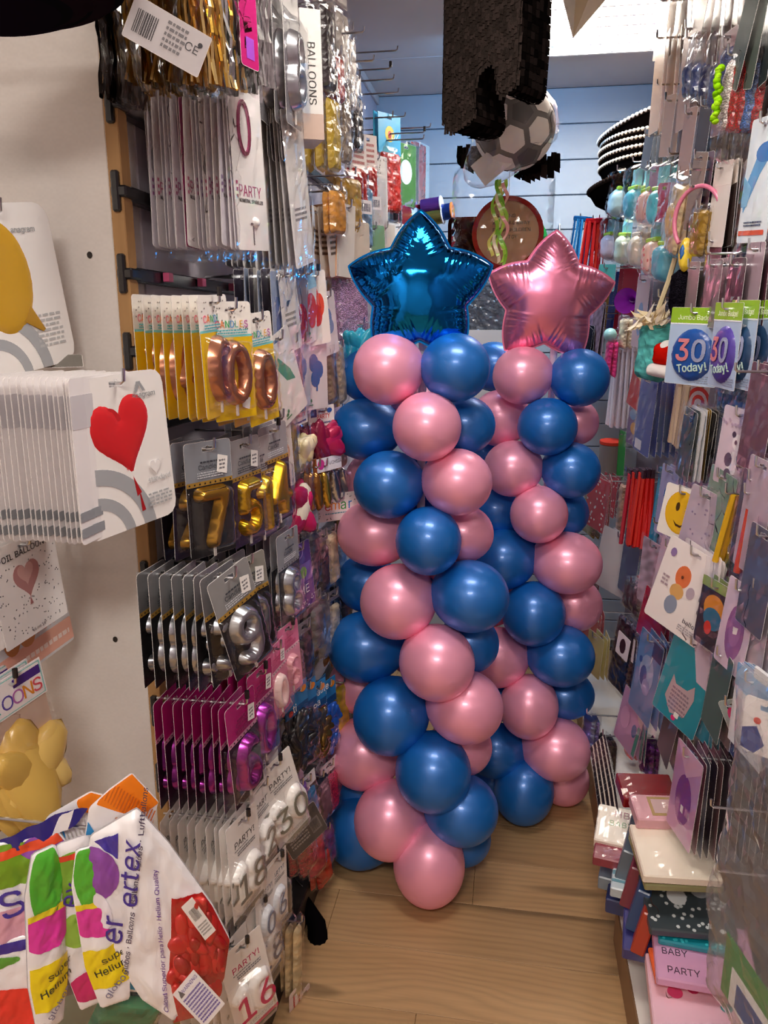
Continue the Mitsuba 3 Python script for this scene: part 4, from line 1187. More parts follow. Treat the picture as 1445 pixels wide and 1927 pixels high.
# polka dot balloons and bags lower down
hang('L', 528, 880, -.49, bag(.085, .17, None, content=('fill', '#8a8a94', 'gloss', 2), seed=31), 'balloon_bag', 'balloon bag', 'clear greyish bag below the nude circle card', 3, .02, 10, 6, 5)
pd = bag(.1, .155, None, content=[('blobs', 7, .05, ['#e8dcc4', '#a01848', '#b81c58', '#efe6d4'], 'gloss')], seed=32)
hang('L', 560, 890, -.475, pd, 'balloon_bag', 'balloon bag', 'bag of cream and crimson polka dot balloons', 2, .025, 26, 4, 3)
hang('L', 520, 950, -.50, flat(.075, .12, '#e8e2dc', [('ell', .5, .4, .3, .2, '#e8a83c')], sleeve=.004), 'balloon_pack', 'balloon pack', 'small white card with orange dot under the gold four', 3, .02, 18, 4, 4)
pu = flat(.09, .165, '#5a3a86', [('arc', .5, .12, .16, .2, '#a888cc'), ('arc', .3, .2, .1, .13, '#a888cc'), ('rect', .2, .32, .95, .6, '#7a5aa8'), ('ell', .6, .45, .14, .09, '#8fc03a'), ('text', 'ME', .3, .78, .13, '#f1ecf4'), ('dots', 8, 40, .05, .82, .95, .98, .02, '#e4dcec')], sleeve=.003)
hang('L', 560, 1035, -.475, pu, 'balloon_pack', 'balloon pack', 'purple printed pack with white speckles right of the silver eights', 2, .02, 22, 8, 3)
cols = [('#3a3a44', 'dark slate'), ('#6a6a6e', 'grey'), ('#c8b89a', 'tan'), ('#8db4cc', 'pale blue'), ('#d8a868', 'apricot'), ('#2c2a30', 'black')]
spec = [(588, 1000, 0, .16), (604, 1010, 5, .17), (622, 1000, 2, .17), (640, 1010, 3, .15), (648, 905, 3, .12), (592, 1125, 1, .16), (608, 1130, 1, .18), (625, 1120, 2, .17), (640, 1180, 4, .14), (572, 1180, 5, .16), (650, 1090, 0, .16)]
for i, (px, py, ci, h) in enumerate(spec):
    c, nm = cols[ci]
    where = ['just right of the purple pack', 'by the dotted sign', 'under the spotted card', 'touching the column below the sign', 'left of the spotted card', 'below the purple pack', 'amid the lower rows', 'near the column at half height', 'beside the blue balloon at half height', 'above the blue header bags', 'beside a pink balloon low down'][i]
    hang('L', px, py, -.47 + .001 * (i % 3), bag(.07, h, '#7d7a80' if i % 2 else None, (), .03, ('fill', c, 'gloss', 2), seed=40 + i), 'party_bag', 'party bag', f'{nm} goods in clear bag {where}', 3, .022, 10 + 3 * (i % 4), 3 * (i % 3), 5)
# blue header bags
for i, (px, py, c, nm) in enumerate(((556, 1300, '#26262a', 'black'), (574, 1296, '#3a3a40', 'charcoal'), (594, 1296, '#8a6a34', 'bronze'), (614, 1290, '#2a62c8', 'royal blue'))):
    hop = [('rect', 0, .72, 1, 1, '#1c4a7c'), ('text', ['A', 'Qu', 'Qualite', 'Ba'][i], .1, .5, .26, '#f4f2f0'), ('text', 'Ba' if i == 2 else 'ti', .3, .88, .26, '#f4f2f0'), ('ell', .8, .25, .14, .12, '#e08a2c'), ('ell', .2, .85, .1, .1, '#c8402c')]
    hang('L', px, py, -.47, bag(.085, .225, '#2f7cb8', hop, .075, [('blobs', 22, .028, [c, c, '#1c1c20' if i < 2 else c], 'satin_foil' if i == 2 else 'latex', .1, .97)], seed=60 + i), 'balloon_bag', 'balloon bag', f'bag of small {nm} balloons with blue printed header', 2, .022, 22, 3, 2)
hang('L', 640, 1285, -.455, bag(.08, .2, None, content=('fill', '#d0b030', 'gloss', 2), seed=66), 'party_bag', 'party bag', 'bag of yellow and teal sweets low beside the column', 2, .022, 22, 3, 3)
low = [(560, 1478, '#6a4a94', 'violet', .14), (575, 1470, '#3a7ab0', 'sky blue and white', .15), (600, 1462, '#24242a', 'black', .16), (618, 1440, '#b02850', 'crimson', .17), (636, 1430, '#c8506a', 'rose', .16), (566, 1545, '#9a2438', 'red glitter', .17), (590, 1565, '#b03048', 'cherry red', .15), (612, 1560, '#6a3a7a', 'plum', .14), (604, 1610, '#a82c20', 'brick red', .12)]
for i, (px, py, c, nm, h) in enumerate(low):
    hang('L', px, py, -.47, bag(.08, h, '#e8e6ea' if i in (1, 3) else None, (), .035, ('fill', c, 'gloss', 1 if i in (5, 3) else 2), seed=70 + i), 'party_bag', 'party bag', f'{nm} goods in clear bag low on left wall', 2, .022, 22, 6 + 2 * (i % 3), 4)

# upper rows above and behind: clear packs, boxes, red and white bags
up = [(612, 5, '#3a3436', 'black', .20, 2), (640, -10, '#c8c0b8', 'clear', .22, 2), (655, 60, '#d8d0c8', 'clear white', .2, 2), (622, 150, '#b89a3a', 'yellow', .22, 0), (645, 150, '#8a7a6a', 'taupe', .22, 2), (668, 150, '#2a2628', 'black and clear', .2, 2), (632, 105, '#a8281e', 'red', .12, 2)]
for i, (px, py, c, nm, h, k) in enumerate(up):
    hang('L', px, py, -.45, bag(.085, h, '#cfc8c2' if i % 2 else None, (), .04, ('fill', c, 'gloss', k), seed=90 + i, amp=.008), 'party_bag', 'party bag', f'{nm} bag high up, {ORD[i] if i else "first"} past the silver numbers', 3, .03, 10, 4, 4, cap=i == 4)
for i, (px, py, yw) in enumerate(((672, 262, 24), (690, 262, 34))):
    q = bag(.085, .235, '#efe6e2', [('lines', .15, .2, .85, .8, 4, '#c07a78')], .10, [('fill', '#a81c16', 'gloss', 2, .05, .7)], seed=100 + i)
    q.append(('label_strip', (lambda b: (ops_mesh(b, [('rect', .1, .74, .9, .9, '#f0ecf0'), ('bar', .2, .78, .6, .09, '#3a3a50')], .085, .235, .014, .019), b.ply('card'))[1])(MB())))
    hang('L', px, py, -.45, q, 'feather_bag', 'feather bag', 'white topped bag with red feathers, ' + ('left of the pair' if i == 0 else 'right of the pair with barcode'), 2, .02, yw, 3, 2, hk=i == 0)
hang('L', 706, 300, -.46, flat(.13, .34, '#dcd7d0', [('dots', 9, 40, .04, .02, .96, .16, .02, '#8a7a70'), ('rect', .08, .2, .92, .8, '#c4c2c2'), ('dots', 10, 16, .1, .25, .9, .9, .014, '#b8a050')], sleeve=.007), 'banner_pack', 'pack', 'tall white spotted banner pack near the wooden upright', 2, .03, 26, 2, 2)
tb = bag(.12, .36, '#2fa4c4', [('ell', .5, .5, .2, .2, '#e8c83c'), ('text', 'OZ', .55, .62, .18, '#f4f0e0'), ('ell', .5, .52, .08, .1, '#c8402c')], .13, [('fill', '#b8281c', 'gloss', 2, .08, .85)], seed=110, taper=.55)
hang('L', 732, 222, -.45, tb, 'sweet_bag', 'sweet bag', 'long turquoise topped bag with bright red filling', 2, .03, 32, 2, 2)
hang('L', 755, 300, -.47, flat(.12, .30, '#4a4a58', [('rect', .1, .4, .9, .6, '#2c7c9c'), ('rect', .1, .62, .9, .75, '#b02838')], sleeve=.004), 'banner_pack', 'pack', 'dark blue and red pack behind the turquoise topped bag', 2, .03, 30, 2, 2)
for i, (px, c, nm) in enumerate(((764, '#4a7a3c', 'green leafy'), (776, '#2c3a30', 'dark green'), (784, '#a83c34', 'brick red'), (790, '#8a2c2c', 'dark red'), (797, '#9ab8c4', 'pale blue'))):
    hang('L', px, 278, -.44 + .01 * i, flat(.12, .23, c, [('ell', .5, .45, .3, .2, '#dfe6d8')] if i == 0 else (), sleeve=.005, seed=i), 'folded_banner', 'pack', f'{nm} folded banner pack hanging by the back wall', 1, 0, 18 if i else 34, 0, hk=i == 2)
hang('L', 775, 392, -.42, flat(.16, .26, '#7a1c28', [('poly', [(.45, 0), (1, .1), (1, .9), (.5, .3)], '#b8d8e8')], sleeve=.004), 'banner_pack', 'pack', 'maroon and pale blue pack touching the tip of the blue star', 2, .03, 26, 8, 2)
hang('L', 652, 392, -.44, long_box(.07, .185, .10, '#d9d2c8', '#e0a878', None), 'gift_box', 'box', 'cream upright box with orange glowing side left of the blue star', 1, 0, 30, -3)
hang('L', 622, 400, -.47, flat(.07, .17, '#e6dcd0', [('lines', .2, .3, .8, .7, 5, '#4a3a34')], sleeve=.003), 'balloon_pack', 'balloon pack', 'cream pack with brown print left of the cream box', 3, .02, 14, 10, 3)
hang('L', 632, 360, -.45, bag(.08, .12, None, content=('fill', '#c88a3c', 'gloss', 2), seed=115), 'party_bag', 'party bag', 'orange and gold pack just above the cream box', 2, .02, 22, 3, 4)
hang('L', 660, 330, -.45, bag(.1, .18, None, content=('fill', '#b08a3c', 'gloss', 2), seed=116), 'party_bag', 'party bag', 'golden crumpled pack under the red feather bags', 3, .02, 22, 3, 4)
hang('L', 684, 345, -.45, bag(.09, .20, None, content=('fill', '#6a9cc4', 'gloss', 2), seed=117), 'party_bag', 'party bag', 'light blue ruffled pack left of the spotted banner', 2, .02, 26, 0, 4)
for i, (px, py, c, nm, h) in enumerate(((668, 428, '#e2d6c4', 'cream', .19), (700, 432, '#7fae86', 'sage green', .19), (722, 430, '#e4ddd2', 'ivory', .18), (748, 428, '#e9e4da', 'white', .14))):
    hang('L', px, py, -.44, flat(.12, h, c, [('ell', .3, .8, .08, .05, '#8a4a34'), ('ell', .6, .8, .08, .05, '#8a8478')] if i != 1 else [('rect', .2, .4, .35, .9, '#4f8a5c')], sleeve=.004, seed=i), 'paper_bag_pack', 'pack', f'{nm} paper bag pack in the row left of the blue star', 3, .02, 30, 2, 3)
hang('L', 662, 515, -.44, bag(.13, .2, None, content=('fill', '#b894b8', 'gloss', 1), seed=120), 'party_bag', 'party bag', 'lilac glitter pack behind the left tip of the blue star', 2, .03, 34, 2, 3)
hang('L', 676, 612, -.42, bag(.12, .12, None, content=[('blobs', 7, .05, ['#1ca8cc', '#38bcd8', '#f08a3c'], 'gloss')], seed=121), 'party_bag', 'party bag', 'turquoise shiny balloon pack with an orange spot beside the blue star', 2, .03, 40, -6, 3)

# bare hooks high on the far part of the wall
for i, (px, py, cap) in enumerate(((675, 62, 0), (740, 96, 0), (694, 115, 0), (726, 130, 1), (733, 150, 0), (742, 175, 0), (755, 220, 0), (803, 240, 0), (791, 250, 1), (790, 262, 0))):
    p = at(0, px, py, -.40 if i < 7 else -.34)
    hook('L', p, XL, bool(cap), up=.014, what=f'bare metal display hook high on the left wall, {ORD[i] if i else "first"} from the near end')

# ribbon spools and small things in front of the back wall
for i, (px, py, c, nm) in enumerate(((812, 388, '#7a4ab4', 'purple'), (815, 408, '#8d8a4c', 'olive'), (832, 400, '#2c4a9c', 'blue and orange'))):
    R = .032
    q = [('ribbon', one(lathe([(.012, -.04), (R, -.04), (R, .04), (.012, .04)], 20), c, 'satin_foil', 30)), ('flange', one(lathe([(.004, .04), (R * 1.1, .04), (R * 1.1, .044), (.004, .044)], 20), '#d07a34' if i == 2 else '#d8d4d0', 'card', 30))]
    m = frame(at(1, px, py, 3.35), -90, 6)
    put(q, 'ribbon_spool', f'{nm} ribbon spool behind the tip of the blue star', 'ribbon spool', m @ rot([0, 1, 0], 80))
p = at(1, 820, 440, 3.35)
put([('', one(tube([p + [-.04, 0, -.02], p + [.05, 0, -.02], p + [.05, .5, -.02]], .004, 6), '#c8ccd2', 'chrome'))], 'display_hook', 'metal arm under the ribbon spools at the back', 'display hook')
for i, (px, py) in enumerate(((1052, 425), (1048, 520))):
    p = at(1, px, py, YB)
    put([('', one(tube([p, p + [0, -.05, 0], p + [0, -.055, -.025]], .004, 6), '#b8bcc4', 'chrome'))], 'wall_hook', 'small metal hook on the slatted back wall, ' + ('near the green shamrock' if i == 0 else 'behind the pink star'), 'wall hook')
q = MB()
for k in range(3):
    a = math.radians(90 + 120 * k)
    q.add(puff(heart(0, 0, .06), .008, .008, back=.004), '#2e9a4a', tr=trimesh.transformations.translation_matrix([.026 * math.cos(a), .026 * math.sin(a), 0]) @ rot([0, 0, 1], math.degrees(a) + 90))
q.add(tube([(0, 0, 0), (.004, -.04, 0), (-.004, -.07, 0)], .004, 6), '#2e8a44')
put([('', q.ply('fabric'))], 'shamrock', 'green shamrock decoration on the slatted back wall', 'shamrock', frame(at(1, 1012, 436, YB - .02), -90))
bk = bag(.30, .42, None, content=('fill', '#4a4e54', 'gloss', 2, .12, .97), seed=130, depth=.05)
p = at(1, 908, 512, YB - .06)
put(bk, 'costume_bag', 'dark costume in a clear tinselled bag between the two stars', 'costume bag', frame(p, -90))
put([('', one(tube([p + [0, .059, .0], p + [0, -.02, 0], p + [0, -.025, .025]], .004, 6), '#b8bcc4', 'chrome'))], 'wall_hook', 'small metal hook holding the dark costume bag on the back wall', 'wall hook')
put(long_box(.4, .5, .04, '#cfc8c2', '#b8b2ac'), 'wall_board', 'pale board leaning at the back behind the pink star', 'board', frame(at(1, 900, 625, 3.7), -90))

# ---------------------------------------------------------------- left bay: foil balloon packs and big balloon bags near the camera
GREY = '#a3a7ac'
HEARTOPS = [('arc', .12, 1.05, .30, .40, GREY), ('arc', .12, 1.05, .50, .63, GREY), ('heart', .505, .40, .5, '#c3242a'), ('poly', [(.55, .66), (.62, .78), (.57, .80)], '#a81c22'), ('poly', [(.595, .79), (.605, .79), (.64, .905), (.60, .91)], '#a01a20'),
            ('text', 'anagram', .64, .165, .036, '#8c9094'), ('poly', [(.70, .06), (.74, .06), (.79, .125), (.76, .125), (.73, .08), (.70, .125), (.67, .125)], '#9a9ea2'),
            ('text', 'standard', .70, .735, .036, '#b4b8bc'), ('heart', .80, .64, .12, '#e2e2e4'), ('heart', .80, .642, .11, '#efedec'), ('lines', .68, .80, .95, .90, 4, '#a8acb0')]


def heart_pack():
    p = card(.175, .222, '#f0eeec', HEARTOPS, r=.02, bsdf='gloss', top=.012)
    m = MB()
    m.add(puff(shapely.affinity.rotate(shapely.affinity.scale(heart(.0009, .012 - .40 * .222, .112), 1.02, .98), 10), .004, .006), '#d0252b', 0)
    gl = [('ell', .36, .27, .06, .02, '#e8686a'), ('ell', .66, .30, .09, .03, '#d8484c'), ('poly', [(.42, .32), (.52, .38), (.48, .50), (.46, .44)], '#d9454a')]
    p.append(('heart', m.ply('gloss', True), 'red printed heart balloon'))
    return p


def striped_card():
    return card(.175, .222, '#eae7e8', [('rect', 0, .10, 1, .3, '#c9c7cc'), ('rect', 0, .80, 1, .86, '#8f9399'), ('rect', 0, .90, 1, .96, '#8f9399')], r=.006, top=.012)


hang('B', 217, 722, -.565, None, 'foil_balloon_pack', 'foil balloon pack', 'white foil balloon pack with red heart on the hook by the pillar', 20, .0088, 20, 4, .5, first=heart_pack(), protos=[striped_card()], s=1.04)
gold = card(.20, .235, '#eeecea', [('arc', .25, 1.02, .22, .30, GREY), ('arc', .25, 1.02, .40, .50, GREY), ('lines', .66, .66, .92, .88, 7, '#b4b6b8'), ('text', 'anagram', .62, .17, .034, '#9a9ea2')], hole=False, r=.025, bsdf='gloss')
m = MB().add(puff(shapely.affinity.scale(Point(0, 0).buffer(.055, quad_segs=12), 1, 1.45), .006, .008), '#c89a2c', tr=trimesh.transformations.translation_matrix([-.01, -.085, 0]))
m.add(prism(Polygon([(.005, -.145), (.03, -.13), (.048, -.165), (.043, -.168)]), .003), '#b0842a')
gold.append(('balloon_picture', m.ply('gloss', True), 'gold balloon picture'))
hang('B', -14, 402, -.76, gold, 'foil_balloon_pack', 'foil balloon pack', 'white pack with gold balloon picture above the hearts', 5, .01, 14, 9, 1, s=1.05, hk=True)
put(card(.22, .03, '#6a6660', [('rect', .5, .1, .8, .9, '#b0802c')], hole=False, r=.003), 'pack_edge', 'grey and gold lower edge of the gold balloon packs', 'card', frame(at(0, 18, 680, -.80), -58, 0, -50))
fo = card(.16, .185, '#f1efef', [('dots', 21, 130, .03, .2, .97, .95, .008, '#55525a'), ('heart', .48, .42, .40, '#b78484'), ('heart', .47, .36, .24, '#cfa3a0'), ('poly', [(.47, .60), (.50, .68), (.45, .68)], '#a87474'),
                               ('text', 'FOIL BALLOONS', .10, .155, .062, '#26242a'), ('text', '45 cm 18"', .40, .96, .03, '#6a6068')], r=.003, bsdf='gloss')
hang('B', 42, 1026, -.765, fo, 'foil_balloon_pack', 'foil balloon pack', 'speckled FOIL BALLOONS pack with rose gold heart', 4, .012, 8, 6, 1, s=.9)
bl = card(.17, .24, '#cfd0d4', [('rect', 0, .80, 1, .98, '#e3ab98'), ('text', 'balloon', .22, .77, .085, '#d8a898'), ('lines', .1, .86, .95, .93, 1, '#f0dcd4'), ('ell', .2, .72, .1, .1, '#b87848'), ('ell', .4, .74, .1, .08, '#c88858')], bsdf='gloss')
hang('B', 24, 1024, -.80, bl, 'foil_balloon_pack', 'foil balloon pack', 'grey and copper balloon pack half hidden below the speckled one', 3, .012, 10, 8, 1, hk=False)
hops = [('rect', .02, .04, .98, .96, '#9ad4d0'), ('rect', .04, .07, .96, .93, '#f3f0f2'), ('rect', .55, .14, .96, .38, '#4a2c86')]
x = .02
for ch, c in zip('LLOONS', ('#e0a030', '#58b0a8', '#5a4ca0', '#b06ab0', '#e09030', '#d8505c')):
    hops.append(('text', ch, x, .80, .36, c))
    x += .155
lo = bag(.15, .235, '#f3f0f2', hops, .075, [('blobs', 5, .085, ['#e0bc68', '#e8c878', '#d4ae58'], 'gloss', .5, .98)], seed=200, depth=.022, back='#c9b0a0')
lo.append(('label_disc', one(prism(ell(.05, -.16, .022, .030), .001, .02), '#dcc070', 'card')))
hang('B', 16, 1288, -.77, lo, 'balloon_bag', 'balloon bag', 'bag of golden yellow balloons with a colourful BALLOONS header', 3, .02, 16, 8, 2, cap=True, s=.87)

# big printed balloon bags on the front hook
HK = at(0, 205, 1562, -.58)
hook('B', HK, XB, False, what='metal display hook carrying the big printed balloon bags')


def zf_bag(depth, poly, seed, amp, freq):
    def f(p):
        p = np.asarray(p)
        d = shapely.distance(poly.boundary, shapely.points(p)) * shapely.contains_xy(poly.buffer(1e-6), p[:, 0], p[:, 1])
        k = np.clip(d / .045, 0, 1)
        q = np.column_stack([p * freq, np.full(len(p), seed * 1.7)])
        fold = np.abs(meshkit.fbm(q * [1, .45, 1], 3, seed) - .5) * 2
        q2 = np.column_stack([p @ np.array([[.8, .5], [-.6, .86]]) * 75 * [1, .35], np.full(len(p), seed * 2.9)])
        crease = np.abs(meshkit.fbm(q2, 2, seed + 5) - .5) * 2
        return depth * np.sqrt(np.maximum(0, 1 - (1 - k) ** 2)) + (amp * (fold - .3) + amp * .36 * (crease - .35)) * np.minimum(1, k * 3)
    return f


def drape(poly, res, zf, off):
    pts, tri, _ = mesh2d(poly, res)
    return trimesh.Trimesh(np.column_stack([pts, zf(pts) + off]), tri, process=False)


def big_bag(poly, zones, texts, seed, col='#efedf0', amp=.015, depth=.016, res=.007, extra=None):
    """A printed foil bag: zones = [(polygon, colour)], texts = [(text, x, y, height, colour, angle)]."""
    zf = zf_bag(depth, poly, seed, amp, 26)
    front = drape(poly, res, zf, 0)
    pts = np.array(front.vertices)
    back = trimesh.Trimesh(np.column_stack([pts[:, :2], -depth * .3 * np.ones(len(pts))]), np.array(front.faces)[:, ::-1], process=False)
    out = [('bag', MB().add(front, col).add(back, '#d9d6da').ply('gloss', True))]
    q = MB()
    for i, (z, c) in enumerate(zones):
        z = z.intersection(poly.buffer(-.001))
        for g in getattr(z, 'geoms', [z]):
            if g.area > 1e-6 and g.geom_type == 'Polygon':
                q.add(drape(g, res * .5, zf, .0016 + .0003 * i), c)
    if zones:
        out.append(('print', q.ply('gloss', True)))
    if texts:
        q = MB()
        for t, x, y, h, c, a in texts:
            m = meshkit.text_mesh(t, h, .0003)
            m.apply_transform(rot([0, 0, 1], a))
            m.apply_translation([x, y, 0])
            m = m.subdivide_to_size(.012) if h > .02 else m
            v = np.array(m.vertices)
            v[:, 2] += zf(v[:, :2]) + .0046
            q.add(trimesh.Trimesh(v, m.faces, process=False), c)
        out.append(('lettering', q.ply('card')))
    if extra:
        out += extra(zf)
    return out


# the white bag with red balloons
BP = Polygon([(-.035, .0), (.055, .012), (.085, -.05), (.125, -.17), (.135, -.235), (.10, -.29), (.045, -.335), (-.02, -.325), (-.06, -.27), (-.085, -.15), (-.075, -.05)]).buffer(.006)
RED = Polygon([(.062, -.125), (.12, -.14), (.16, -.24), (.10, -.31), (.03, -.36), (-.03, -.33), (-.008, -.315), (.005, -.24), (.032, -.19)])


def red_extra(zf):
    r = random.Random(12)
    out, mb = [], MB()
    n = 0
    while n < 42:
        x, y = r.uniform(-.02, .13), r.uniform(-.33, -.13)
        if not shapely.contains_xy(RED.intersection(BP).buffer(-.010), x, y):
            continue
        n += 1
        m = trimesh.creation.icosphere(2, 1.0)
        v = np.array(m.vertices)
        m.vertices = v * (1 + .25 * (meshkit.fbm(v * 1.5 + n, 2, n)[:, None] - .5))
        m.apply_transform(rot([0, 0, 1], r.uniform(-80, 80)) @ rot([1, 0, 0], r.uniform(-30, 30)) @ np.diag([r.uniform(.009, .016), r.uniform(.017, .028), .008, 1]))
        m.apply_translation([x, y, zf(np.array([[x, y]]))[0] + .001 + r.uniform(-.002, .003)])
        mb.add(m, r.choice(['#c01c1e', '#b01619', '#cf2a28', '#a31316']))
    out.append(('balloon_heap', mb.ply('latex', True), 'red balloons', 'stuff'))
    wl = MB()
    sub_ops = [('rect', 0, 0, 1, 1, '#f2f0f4'), ('text', 'WARNING', .22, .16, .075, '#5a4a9a'), ('poly', [(.1, .2), (.2, .04), (.3, .2)], '#5a5a60'), ('lines', .1, .24, .92, .92, 9, '#6a5aa8')]
    ops_mesh(wl, sub_ops, .06, .085, .0425, .0)
    m = wl
    V = np.vstack(m.v)
    R = rot([0, 0, 1], 24)
    V = V @ R[:3, :3].T + [.048, -.285, .034]
    m.v = [V]
    m.f = [np.vstack(m.f)]
    m.uv = [np.vstack(m.uv)]
    out.append(('warning_label', m.ply('card'), 'white warning label'))
    bc = MB()
    ops_mesh(bc, [('rect', 0, 0, 1, 1, '#efecea'), ('bar', .2, .2, .6, .3, '#2a2a2e'), ('lines', .1, .6, .9, .9, 4, '#9a9898')], .028, .07, .035, 0)
    V = np.vstack(bc.v) @ rot([0, 0, 1], 18)[:3, :3].T + [.100, -.165, .026]
    bc.v, bc.f, bc.uv = [V], [np.vstack(bc.f)], [np.vstack(bc.uv)]
    out.append(('barcode_sticker', bc.ply('card')))
    f = sheet(.13, .22, 10, 16, .006, 77, edge=-.004)
    f.apply_translation([.06, -.12, .040])
    out.append(('window_film', one(f, '#ffffff', 'film')))
    return out


WB = big_bag(BP, [(ell(-.055, -.045, .045, .040), '#8a4aa4'), (ell(-.07, -.10, .02, .03), '#e8e4ee'), (Polygon([(-.035, -.0), (.012, -.0), (-.005, -.035)]), '#46389a'), (RED, '#a81a1c')],
             [('er', -.058, -.165, .040, '#4a3a94', 62), ('ertex', -.006, -.118, .034, '#4a3a94', 62), ('Globos · Balloons · Ballons · Balões · Luftballons', -.07, -.215, .0098, '#4a4258', 58),
              ('Calidad Superior para Helio · Helium Quality', -.022, -.30, .0085, '#5a3a8a', 71)], 3, extra=red_extra)
put(WB, 'balloon_bag', 'big white printed bag of red balloons with a warning label', 'balloon bag', frame(HK + [.012, -.012, .008], -62, 13) @ np.diag([.76, 1.14, 1, 1]))
# orange comb header rising behind the hook
CP = Polygon([(-.045, -.01), (.05, -.02), (.062, .03), (.02, .085), (-.012, .062), (-.04, .035)])
ticks = [(Polygon([(-.012 + .0042 * i, .078 - .0036 * i), (-.010 + .0042 * i, .0775 - .0036 * i), (-.022 + .0042 * i, .048 - .0036 * i), (-.0235 + .0042 * i, .0485 - .0036 * i)]), '#c8641c') for i in range(18)]
put(big_bag(CP, [(Polygon([(-.03, .04), (.0, .1), (.08, .04), (.045, .018), (.01, .02)]), '#ee7f1c'), (Polygon([(-.045, .02), (-.028, -.012), (-.05, -.02)]), '#2c86c8')] + ticks, [('o  o  o', .0, -.005, .008, '#c85a7a', -8)], 5, amp=.003, depth=.004, res=.006), 'bag_header', 'white bag top with an orange ribbed corner above the hook', 'bag header', frame(HK + [.006, .012, .002], -58, -6))
CP2 = Polygon([(-.10, -.05), (.03, -.03), (.05, .04), (.01, .06), (-.05, .03)])
ticks2 = [(Polygon([(-.055 + .0055 * i, .012 + .002 * i), (-.0535 + .0055 * i, .0125 + .002 * i), (-.043 + .0055 * i, -.022 + .002 * i), (-.0445 + .0055 * i, -.0225 + .002 * i)]), '#b8b4b0') for i in range(14)]
put(big_bag(CP2, [(ell(-.055, -.012, .028, .032), '#2f8ccc'), (ell(.02, .045, .03, .022), '#ee7f1c')] + ticks2, [], 6, amp=.003, depth=.004, res=.006), 'bag_header', 'white bag top with blue and orange ribbed spots left of the hook', 'bag header', frame(HK + [-.05, .014, -.01], -58, -4))
q = MB()
q.add(drape(Polygon([(-.15, -.03), (-.02, .0), (.0, .02), (-.03, .028), (-.15, .005)]), .008, lambda p: .003 * np.sin(p[:, 0] * 160), 0), '#2f2a80')
q.add(drape(Polygon([(-.06, -.01), (-.035, -.004), (-.02, .026), (-.04, .024)]), .008, lambda p: .003 * np.sin(p[:, 0] * 160), .0008), '#f0eef2')
put([('', q.ply('gloss', True))], 'bag_header', 'dark blue folded bag top along the hook', 'bag header', frame(HK + [-.03, .004, .012], -60, 6))


# narrow folded bags hanging edge on: green, pink and yellow
def fold_bag(w, h, seed, kind):
    p = Polygon([(-w * .25, .0), (w * .3, .0), (w * .5, -h * .2), (w * .5, -h * .75), (w * .35, -h), (-w * .3, -h), (-w * .5, -h * .7), (-w * .48, -h * .2)]).buffer(.003)
    B = lambda y0, y1: sbox(-w, -h * y1, w, -h * y0)
    if kind == 0:
        z = [(ell(0, -h * .18, w * .45, h * .22), '#52ae34'), (B(.31, .345), '#e6d42c'), (B(.345, .46), '#d83a9a'), (ell(0, -h * .46, w * .6, h * .07), '#d83a9a'), (B(.60, .86), '#ecd41c')]
        t = [('Super', -w * .1, -h * .70, .011, '#4a4430', 12), ('Helium', -w * .32, -h * .78, .012, '#3a3a2c', 12), ('globos', -w * .1, -h * .92, .011, '#7a7690', 40)]
    elif kind == 1:
        z = [(ell(-.005, -h * .2, w * .5, h * .16), '#7aa83a'), (ell(-.01, -h * .5, w * .4, h * .1), '#8fb848'), (ell(0, -h * .86, w * .55, h * .10), '#c8286a'), (B(.05, .08), '#d8402c')]
        t = [('ex', -w * .1, -h * .36, .03, '#4a3a94', 70), ('o', -w * .1, -h * .6, .012, '#7a5aa0', 0), ('o', 0, -h * .72, .012, '#7a5aa0', 0)]
    elif kind == 2:
        z = [(ell(-w * .2, -h * .12, w * .8, h * .12), '#6f9a24'), (ell(w * .3, -h * .05, w * .35, h * .08), '#8a4aa8'), (Polygon([(-w, -h * .1), (w, .02), (w, .0), (-w, -h * .13)]), '#e2502c'), (ell(-.03, -h * .47, .06, .03), '#d8a0b4'), (Polygon([(-w * .1, -h * .72), (w, -h * .55), (w, -h * .66), (w * .1, -h * .8)]), '#d8c25a'), (B(.78, 1.1), '#8f8a8c')]
        t = [('Se', -w * .25, -h * .42, .045, '#4a3a94', 10)]
    else:
        z = [(Polygon([(-w, -h * .2), (w * .6, -h * .5), (w, -h * .7), (-w, -h * .95)]), '#e23a2e'), (ell(-w * .3, -h * .15, w * .5, h * .06), '#5a9a3a'), (B(.0, .08), '#3a2a84')]
        t = []
    return big_bag(p, z, t, seed, amp=.013, depth=.010, res=.0065)


bags = [(-.075, -.055, -.005, .055, .30, 0, 0, -4, 'narrow folded bag with green, pink and yellow bands, nearer the left'),
        (-.018, -.030, -.012, .060, .285, 0, -30, 3, 'narrow folded bag with green, pink and yellow bands beside the red balloons'),
        (-.05, -.022, -.01, .07, .30, 1, -20, 2, 'folded white bag with olive leaf shapes and a magenta dot'),
        (-.115, -.04, .0, .15, .29, 2, -58, -2, 'wide white bag with green and purple balloons lettered Se'),
        (-.155, -.075, -.16, .15, .2, 3, -60, 0, 'white bag with a red diagonal band at the lower left corner')]
for i, (dx, dy, dz, w, h, kind, az, ro, lab) in enumerate(bags):
    put(fold_bag(w, h, 20 + i, kind), 'balloon_bag', lab, 'balloon bag', frame(HK + [dx, dy, dz], az - 30 if az > -50 else az, ro))
gb = bag(.12, .22, '#2c98cc', [('text', 'globos', .2, .6, .3, '#f4f4f4')], .03, [('fill', '#2a5a6a', 'gloss', 2, .2, .97)], seed=230, depth=.02)
put(gb, 'balloon_bag', 'bag with bright blue edge and dark teal balloons low behind the red ones', 'balloon bag', frame(HK + [-.02, .03, -.20], -60, 22))
